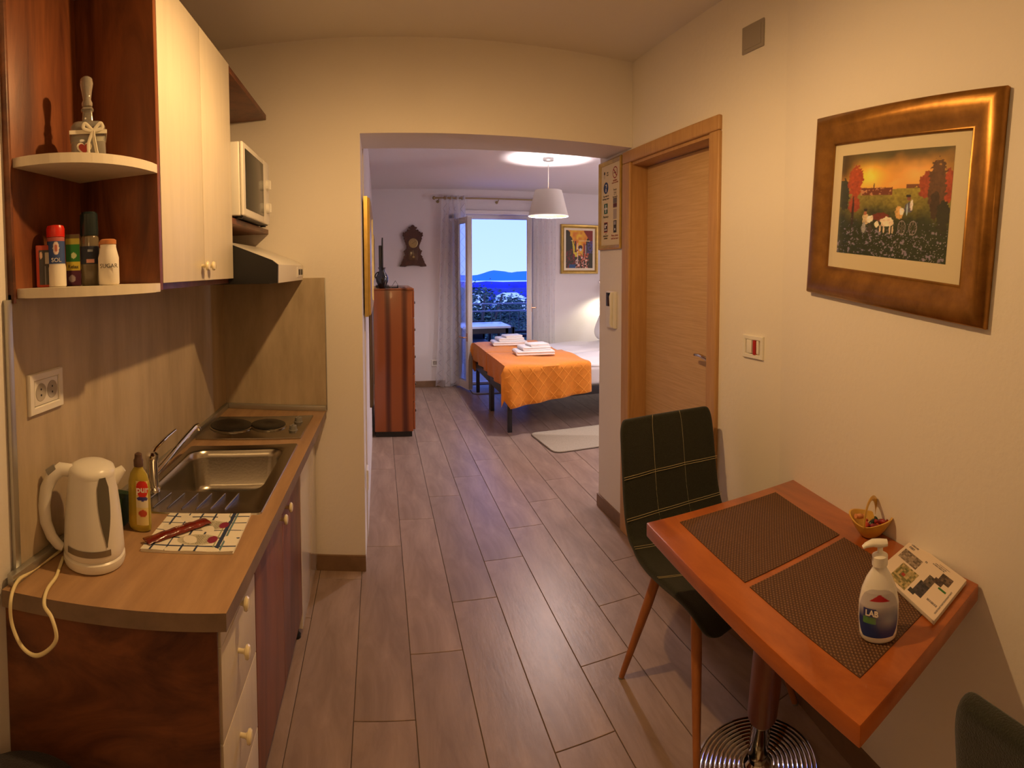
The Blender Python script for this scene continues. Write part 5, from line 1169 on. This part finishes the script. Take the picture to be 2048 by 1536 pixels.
# bedspreads
def spread(label, y0, y1, x1a, x1b, side):
    t = thing('bedspread', label, 'bedspread', (1.5, (y0 + y1) / 2, .6), group='orange bedspreads')
    ZT = .603
    nx = 44; na = 60
    # path across: (offset, z) ; from hanging side over the top
    rows = []
    L_top = y1 - y0
    def P(u, s_):
        """u 0..1 foot->head; s_ distance: negative hangs on the outer side"""
        foot = .13
        xx = 1.135 - foot + u * ((x1a + (x1b - x1a) * 0) - 1.135 + foot)
        return xx
    bm = NB(); grid = []
    hang = .30
    ss = list(np.linspace(-hang, L_top, 36))
    us = list(np.linspace(-.22, 1, 40))            # negative u: metres hanging over the foot end
    for s_ in ss:
        row = []
        for u in us:
            x1 = x1a if side < 0 else x1b
            if u < 0: x = 1.142; zf = u * 1.0 * (.95 if side < 0 else .9)
            else: x = 1.142 + u * (x1 - 1.142); zf = 0
            tt = s_
            if tt < 0: y = (y0 - .022 if side < 0 else y1 + .022); zs = tt
            else: y = (y0 - .022 + min(tt, .03) * .7 + max(0, tt)) if side < 0 else (y1 + .022 - min(tt, .03) * .7 - tt); zs = 0
            z = ZT + (zs if abs(zs) > abs(zf) * .0 else 0)
            if zs < 0 and zf < 0: z = ZT + zs - abs(zf) * .28; x = 1.142 - .03 * abs(zf) / .22 - .02; y += side * .01
            elif zf < 0: z = ZT + zf; x -= .012 * math.sin(tt * 20) * abs(zf) / .2
            elif zs < 0: z = ZT + zs * (1.22 - .30 * u); y += side * (.012 + .014 * math.sin(u * 22) + .05 * (1 - u) ** 3) * abs(zs) / .3
            else: z += .006 * math.sin(u * 9 + tt * 11)
            # round the edges
            if 0 <= u < .04 and zs == 0: z -= .012 * (1 - u / .04)
            if 0 <= tt < .03: z -= .010 * (1 - tt / .03)
            row.append(bm.verts.new((x, y, z)))
        grid.append(row)
    for a, b in zip(grid, grid[1:]):
        for i in range(len(us) - 1): bm.faces.new((a[i], a[i + 1], b[i + 1], b[i]))
    bmesh.ops.recalc_face_normals(bm, faces=bm.faces[:])
    o = obj('cloth', bm, ORANGE, t, 70); md = o.modifiers.new('s', 'SOLIDIFY'); md.thickness = .006; md.offset = 1
    if side < 0:                                   # raised quilting diamonds on the hanging side and edge
        def on(u, s_):
            i = (s_ + hang) / (L_top + hang) * 35; j = (u + .22) / 1.22 * 39; i0, j0 = min(int(i), 34), min(int(j), 38); fi, fj = i - i0, j - j0
            g = G2; return (g[i0][j0] * (1 - fi) + g[i0 + 1][j0] * fi) * (1 - fj) + (g[i0][j0 + 1] * (1 - fi) + g[i0 + 1][j0 + 1] * fi) * fj
        M = WM(t); me = o.data; G2 = [[M @ me.vertices[r * len(us) + c_].co for c_ in range(len(us))] for r in range(len(ss))]
        bm = NB()
        for k in range(-4, 12):
            for sg_ in (1, -1):
                pts = []
                for q in range(24):
                    s_ = -hang + q / 23 * (hang + .12); u = k * .12 + sg_ * (s_ + .1) * 1.1
                    if 0.0 < u < 1: pts.append(on(u, s_) + Vector((0, -.006, .004)))
                if len(pts) > 3: tube(bm, pts, .0018, 4)
        obj('quilting', bm, mat('orange thread', (.95, .42, .06), .8), o, 0)
    return t
spread('orange bedspread hanging over the near side of the near bed', 4.66, 5.47, 1.985, 1.985, -1)
spread('orange bedspread across the foot of the far bed', 5.475, 6.28, 1.93, 1.93, 1)
# towel stacks
def towels(cx, cy, labs):
    zz = .612
    for i, (wd_, dp, h, ox, oy) in enumerate(((.40, .26, .045, 0, 0), (.30, .22, .038, .01, .01), (.20, .17, .026, .04, .005))):
        t = thing('folded_towel', labs[i], 'towel', (cx + ox, cy + oy, zz + .004), math.radians(6 * i - 4), 'folded towels on the beds')
        for k in range(2):
            z0 = h * k / 2; bm = NB(); box(bm, (-wd_ / 2 + .004 * k, -dp / 2, z0 + .0004), (wd_ / 2, dp / 2 - .004 * k, z0 + h / 2), h * .22, seg=3)
            obj('fold', bm, TOWEL, t, 60, world=False)
        bm = NB(); tube(bm, [(-wd_ / 2 + h / 2 - .006, y, h / 2) for y in np.linspace(-dp / 2 + .004, dp / 2 - .006, 6)], h * .46, 12); obj('rolled_edge', bm, TOWEL, t, 60, world=False)
        zz += h
towels(1.58, 5.22, ('large folded white towel at the bottom of the near bed stack', 'medium folded white towel in the middle of the near bed stack', 'small folded white towel on top of the near bed stack'))
towels(1.50, 5.95, ('large folded white towel at the bottom of the far bed stack', 'medium folded white towel in the middle of the far bed stack', 'small folded white towel on top of the far bed stack'))
# rugs
def rug(name, label, pts, m_, h=.012):
    t = thing(name, label, 'rug', (sum(p[0] for p in pts) / 4, sum(p[1] for p in pts) / 4, 0)); 
    def rounded(q, r, n=6):
        out = []
        for i in range(4):
            p = Vector(q[i]); a = (Vector(q[i - 1]) - p).normalized(); b = (Vector(q[(i + 1) % 4]) - p).normalized(); p0 = p + a * r; p1 = p + b * r
            for k in range(n + 1): t_ = k / n; out.append(((1 - t_) ** 2 * p0 + 2 * t_ * (1 - t_) * p + t_ ** 2 * p1)[:])
        return out
    obj('rug_pile', prism(NB(), rounded(pts, .08), .003, h, .003), m_, t, 60)
    c = Vector((sum(p[0] for p in pts) / 4, sum(p[1] for p in pts) / 4)); ex = [tuple(c + (Vector(p) - c) * 1.012) for p in pts]
    obj('bound_edge', prism(NB(), rounded(ex, .085), .0003, .005), mat('brown binding', (.10, .07, .05), .8), t, 0)
rug('bedside_rug', 'cream pile rug with rounded corners beside the near bed', [(1.40, 4.02), (2.55, 4.04), (2.60, 4.60), (1.35, 4.58)], RUGM)
rug('door_mat', 'pale mat before the balcony door under the far bed', [(1.12, 6.18), (1.95, 6.18), (1.95, 6.62), (1.12, 6.62)], BLUERUG)
# reading lamp on the far wall
rl = thing('reading_lamp', 'small wall reading lamp half hidden behind the passage wall', 'lamp', (3.02, 6.7, 1.25))
bm = NB(); lathe(bm, (3.02, 6.42, 1.19), [(.050, 0), (.048, .004), (.030, .075), (.010, .082)], 24, cap=False); obj('lamp_shade', bm, mat('lamp metal light', (.7, .68, .7), .3), rl, 60)
bm = NB(); tube(bm, [(3.02, 6.42, 1.27), (3.02, 6.46, 1.31), (3.02, 6.60, 1.32), (3.02, 6.698, 1.30)], .007, 8); lathe(bm, (3.02, 6.699, 1.30), [(.04, 0), (.038, .012)], 20, (0, -1, 0)); obj('lamp_arm', bm, CHROME, rl, 60)

# added stand for the bedroom fill light, unseen behind the passage wall
bl = thing('added_fill_lamp', 'added unseen fill lamp on a stand behind the passage wall', 'lamp', (3.55, 3.75, 0))
bm = NB(); lathe(bm, (3.55, 3.75, 0), [(.13, 0), (.13, .015), (.012, .03), (.010, 1.36)], 24); obj('pole', bm, BLACKM, bl)
bm = NB(); lathe(bm, (3.55, 3.75, 0), [(.02, 1.30), (.03, 1.32)], 24); obj('bulb_socket', bm, BRASS, bl)

# ================================================================ OUTSIDE
struct('balcony_floor', box(NB(), (-1, 6.95, -.12), (5, 8.35, -.02)), mat('balcony tile', (.30, .30, .32), .6, vary=.2))
rl_ = thing('balcony_railing', 'thin metal balcony railing with two top rails', 'railing', (1.9, 8.25, 0))
DM = mat('dark railing metal', (.05, .05, .06), .4, .4)
for z in (.93, .815): bm = NB(); tube(bm, [(-1, 8.25, z), (5, 8.25, z)], .012, 8); obj('rail', bm, mat('grey rail', (.30, .29, .32), .4, .5), rl_)
bm = NB(); tube(bm, [(-1, 8.25, .08), (5, 8.25, .08)], .012, 8); obj('rail', bm, DM, rl_)
ba = None
for i in range(40):
    x = -.9 + i * .15
    if ba is None: bm = NB(); box(bm, (-.006, -.006, .08), (.006, .006, .815)); ba = obj('baluster', bm, DM, rl_, 0, world=False); ba.location = (x - 1.9, 0, 0)
    else: c = ba.copy(); COL.objects.link(c); c.location = (x - 1.9, 0, 0)
for x in (-.95, 1.1, 3.0, 4.9): bm = NB(); box(bm, (x - .02, 8.23, -.02), (x + .02, 8.27, .93), .002); obj('post', bm, DM, rl_)
bt = thing('balcony_table', 'balcony table with a pale top seen through the door', 'table', (1.45, 7.4, -.02))
obj('tabletop', box(NB(), (1.14, 7.02, .68), (1.80, 7.60, .71), .004), mat('pale table top', (.75, .80, .85), .2), bt)
for x, y in ((1.17, 7.06), (1.75, 7.06), (1.17, 7.56), (1.75, 7.56)): bm = NB(); box(bm, (x - .02, y - .02, -.02), (x + .02, y + .02, .68), .002); obj('leg', bm, DM, bt)
obj('apron', box(NB(), (1.15, 7.04, .61), (1.77, 7.07, .68)), DM, bt)
def pchair(label, cx, cy, rz):
    t = thing('balcony_chair', label, 'chair', (cx, cy, -.02), rz, 'dark balcony chairs'); RT = mat('dark rattan', (.015, .016, .022), .6, bump=.6, bscale=90)
    bm = NB(); box(bm, (-.24, -.24, .36), (.24, .24, .42), .015); obj('seat', bm, RT, t, 60, world=False)
    bm = NB(); box(bm, (-.24, .22, .42), (.24, .27, .70), .012); obj('backrest', bm, RT, t, 60, world=False)
    for s_ in (-1, 1): bm = NB(); box(bm, (s_ * .24 - .025, -.22, .55), (s_ * .24 + .025, .25, .59), .01); obj('armrest', bm, RT, t, 60, world=False)
    for x in (-.22, .22):
        for y in (-.22, .24): bm = NB(); box(bm, (x - .02, y - .02, 0), (x + .02, y + .02, .56 if y < 0 else .70), .004); obj('leg', bm, RT, t, 60, world=False)
    return t
pchair('dark balcony armchair left of the pale table', 1.42, 7.90, 0)
bpy.data.objects.remove(bpy.data.objects['balcony_chair']) if False else None
pchair('dark balcony armchair right of the pale table', 2.12, 7.42, math.radians(90))
# trees: blue aerial haze is tinted into the leaf colours
LEAF = mat('olive leaf', (.030, .075, .075), .6, vary=.4, vscale=3)
LEAF2 = mat('haze tinted far leaf', (.015, .05, .12), .7, vary=.4, vscale=3)
BARK = mat('bark', (.04, .035, .04), .9)
def tree(label, x, y, z0, h, r, n, m_, seed):
    rn = random.Random(seed); t = thing('tree', label, 'tree', (x, y, z0), group='trees beyond the balcony')
    bm = NB(); tube(bm, [(x, y, z0), (x + .1, y, z0 + h * .3), (x - .05, y, z0 + h * .6)], [h * .05, h * .035, h * .015], 8)
    for k in range(5): a = rn.random() * 6.28; tube(bm, [(x, y, z0 + h * .4), (x + math.cos(a) * r * .4, y + math.sin(a) * r * .4, z0 + h * .6), (x + math.cos(a) * r * .8, y + math.sin(a) * r * .8, z0 + h * .8)], [h * .02, h * .012, h * .004], 5)
    obj('trunk', bm, BARK, t, 60)
    V = []; F = []; M = WM(t).inverted(); clumps = [(rn.gauss(0, .45), rn.gauss(0, .45), rn.gauss(0, .36)) for _ in range(46)]
    for i in range(n):
        c = rn.choice(clumps); p = Vector((x + r * (c[0] + rn.gauss(0, .13)), y + r * (c[1] + rn.gauss(0, .13)), z0 + h * .66 + r * .9 * (c[2] + rn.gauss(0, .13))))
        d = Vector((rn.gauss(0, 1), rn.gauss(0, 1), rn.gauss(0, 1))).normalized(); s_ = r * .032 * (1 + rn.random()); u_, v_, _ = frame_of(d); k = len(V)
        V += [M @ (p + u_ * s_), M @ (p + v_ * s_ * .4), M @ (p - u_ * s_), M @ (p - v_ * s_ * .4)]; F.append((k, k + 1, k + 2, k + 3))
    me = bpy.data.meshes.new('crown'); me.from_pydata(V, [], F); me.materials.append(m_); o = bpy.data.objects.new('crown', me); COL.objects.link(o); o.parent = t
for i, (x, y, z0, h, r, n, m_, lab) in enumerate(((2.15, 11.5, -2.8, 4.7, 1.0, 10000, LEAF, 'leafy olive tree just beyond the balcony rail at the left'), (3.55, 13.6, -3.0, 3.4, 1.15, 8000, LEAF, 'low olive tree beyond the railing in the middle of the view'),
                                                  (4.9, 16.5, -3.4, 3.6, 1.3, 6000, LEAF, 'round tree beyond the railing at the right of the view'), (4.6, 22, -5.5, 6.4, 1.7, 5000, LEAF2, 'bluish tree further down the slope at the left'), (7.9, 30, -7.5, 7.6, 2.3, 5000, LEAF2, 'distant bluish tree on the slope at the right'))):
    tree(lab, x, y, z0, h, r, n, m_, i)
# ground, sea, hills; the hill materials carry distance haze in their colour
bm = NB(); NXg = 60
gv = [[bm.verts.new((-30 + i * 1.6, 8.6 + j * 2.2, -2.8 - .21 * (j * 2.2) + .5 * noise.noise(Vector((i * .5, j * .5, 0))))) for i in range(NXg)] for j in range(40)]
for a, b in zip(gv, gv[1:]):
    for i in range(NXg - 1): bm.faces.new((a[i], a[i + 1], b[i + 1], b[i]))
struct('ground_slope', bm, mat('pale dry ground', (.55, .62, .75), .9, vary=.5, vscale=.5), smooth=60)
SEAZ = -27.0
bm = NB(); quad(bm, (-600, 80, SEAZ), (900, 80, SEAZ), (900, 2200, SEAZ), (-600, 2200, SEAZ)); struct('sea', bm, mat('pale sea', (.75, .85, .92), .35))
def ridge(name, y, d, x0, x1, prof, m_, zb=SEAZ - 1):
    bm = NB(); K = 60; R = 8; g = []
    for j in range(R + 1):
        row = []
        for i in range(K + 1):
            x = x0 + (x1 - x0) * i / K; hh = np.interp(x, [p[0] for p in prof], [p[1] for p in prof]); f = math.sin(PI * j / R)
            row.append(bm.verts.new((x, y + d * j / R, zb + (hh - zb) * f + f * 1.2 * noise.noise(Vector((x * .03, j * .7, y))) * d / 120)))
        g.append(row)
    for a, b in zip(g, g[1:]):
        for i in range(K): bm.faces.new((a[i], a[i + 1], b[i + 1], b[i]))
    return struct(name, bm, m_, smooth=60)
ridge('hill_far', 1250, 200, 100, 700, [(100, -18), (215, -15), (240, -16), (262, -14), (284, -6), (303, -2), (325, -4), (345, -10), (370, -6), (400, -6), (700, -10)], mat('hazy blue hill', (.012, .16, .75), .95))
ridge('hill_land', 260, 60, 20, 140, [(20, -5.6), (45, -5.2), (52, -6.0), (60, -5.4), (70, -5.9), (140, -6)], mat('haze tinted wooded land', (.004, .012, .42), .95, vary=.4, vscale=.1), zb=-30)
ridge('hill_slope', 90, 60, 5, 60, [(5, -2.4), (14, -1.9), (18, -2.8), (24, -2.9), (60, -3.2)], mat('haze tinted wooded slope', (.004, .014, .30), .95, vary=.5, vscale=.3), zb=-22)
for i, (x, y, z, s_, lab) in enumerate(((21.0, 80, -3.6, 1.9, 'pale flat-roofed house on the slope at the right of the door view'), (14.2, 72, -3.0, 1.0, 'small pale house among trees at the left of the door view'), (18.2, 74, -4.3, 1.0, 'tiny pale house in the middle of the door view'))):
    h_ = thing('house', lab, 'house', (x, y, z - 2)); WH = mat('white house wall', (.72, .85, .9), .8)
    obj('wall', box(NB(), (x - s_, y, z - 2), (x + s_, y + 5, z + .5)), WH, h_, 0)
    bm = NB(); a_ = [(x - s_ - .2, y - .2), (x + s_ + .2, y - .2), (x + s_ + .2, y + 5.2), (x - s_ - .2, y + 5.2)]; lo = [bm.verts.new((*p, z + .5)) for p in a_]; hi = [bm.verts.new((x - s_ * .6, y + 2.5, z + 1.3)), bm.verts.new((x + s_ * .6, y + 2.5, z + 1.3))]
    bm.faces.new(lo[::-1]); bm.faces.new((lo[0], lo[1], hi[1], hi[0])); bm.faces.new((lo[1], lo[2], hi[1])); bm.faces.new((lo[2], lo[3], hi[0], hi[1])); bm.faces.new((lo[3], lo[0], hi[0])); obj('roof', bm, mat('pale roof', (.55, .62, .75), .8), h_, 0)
    for k in (-.5, .3): obj('window', box(NB(), (x + k * s_ - .2, y - .03, z - .9), (x + k * s_ + .25, y + .02, z - .2)), mat('house window', (.02, .05, .2), .3), h_, 0)
print('tiles', nt_, 'objects', len(bpy.data.objects))
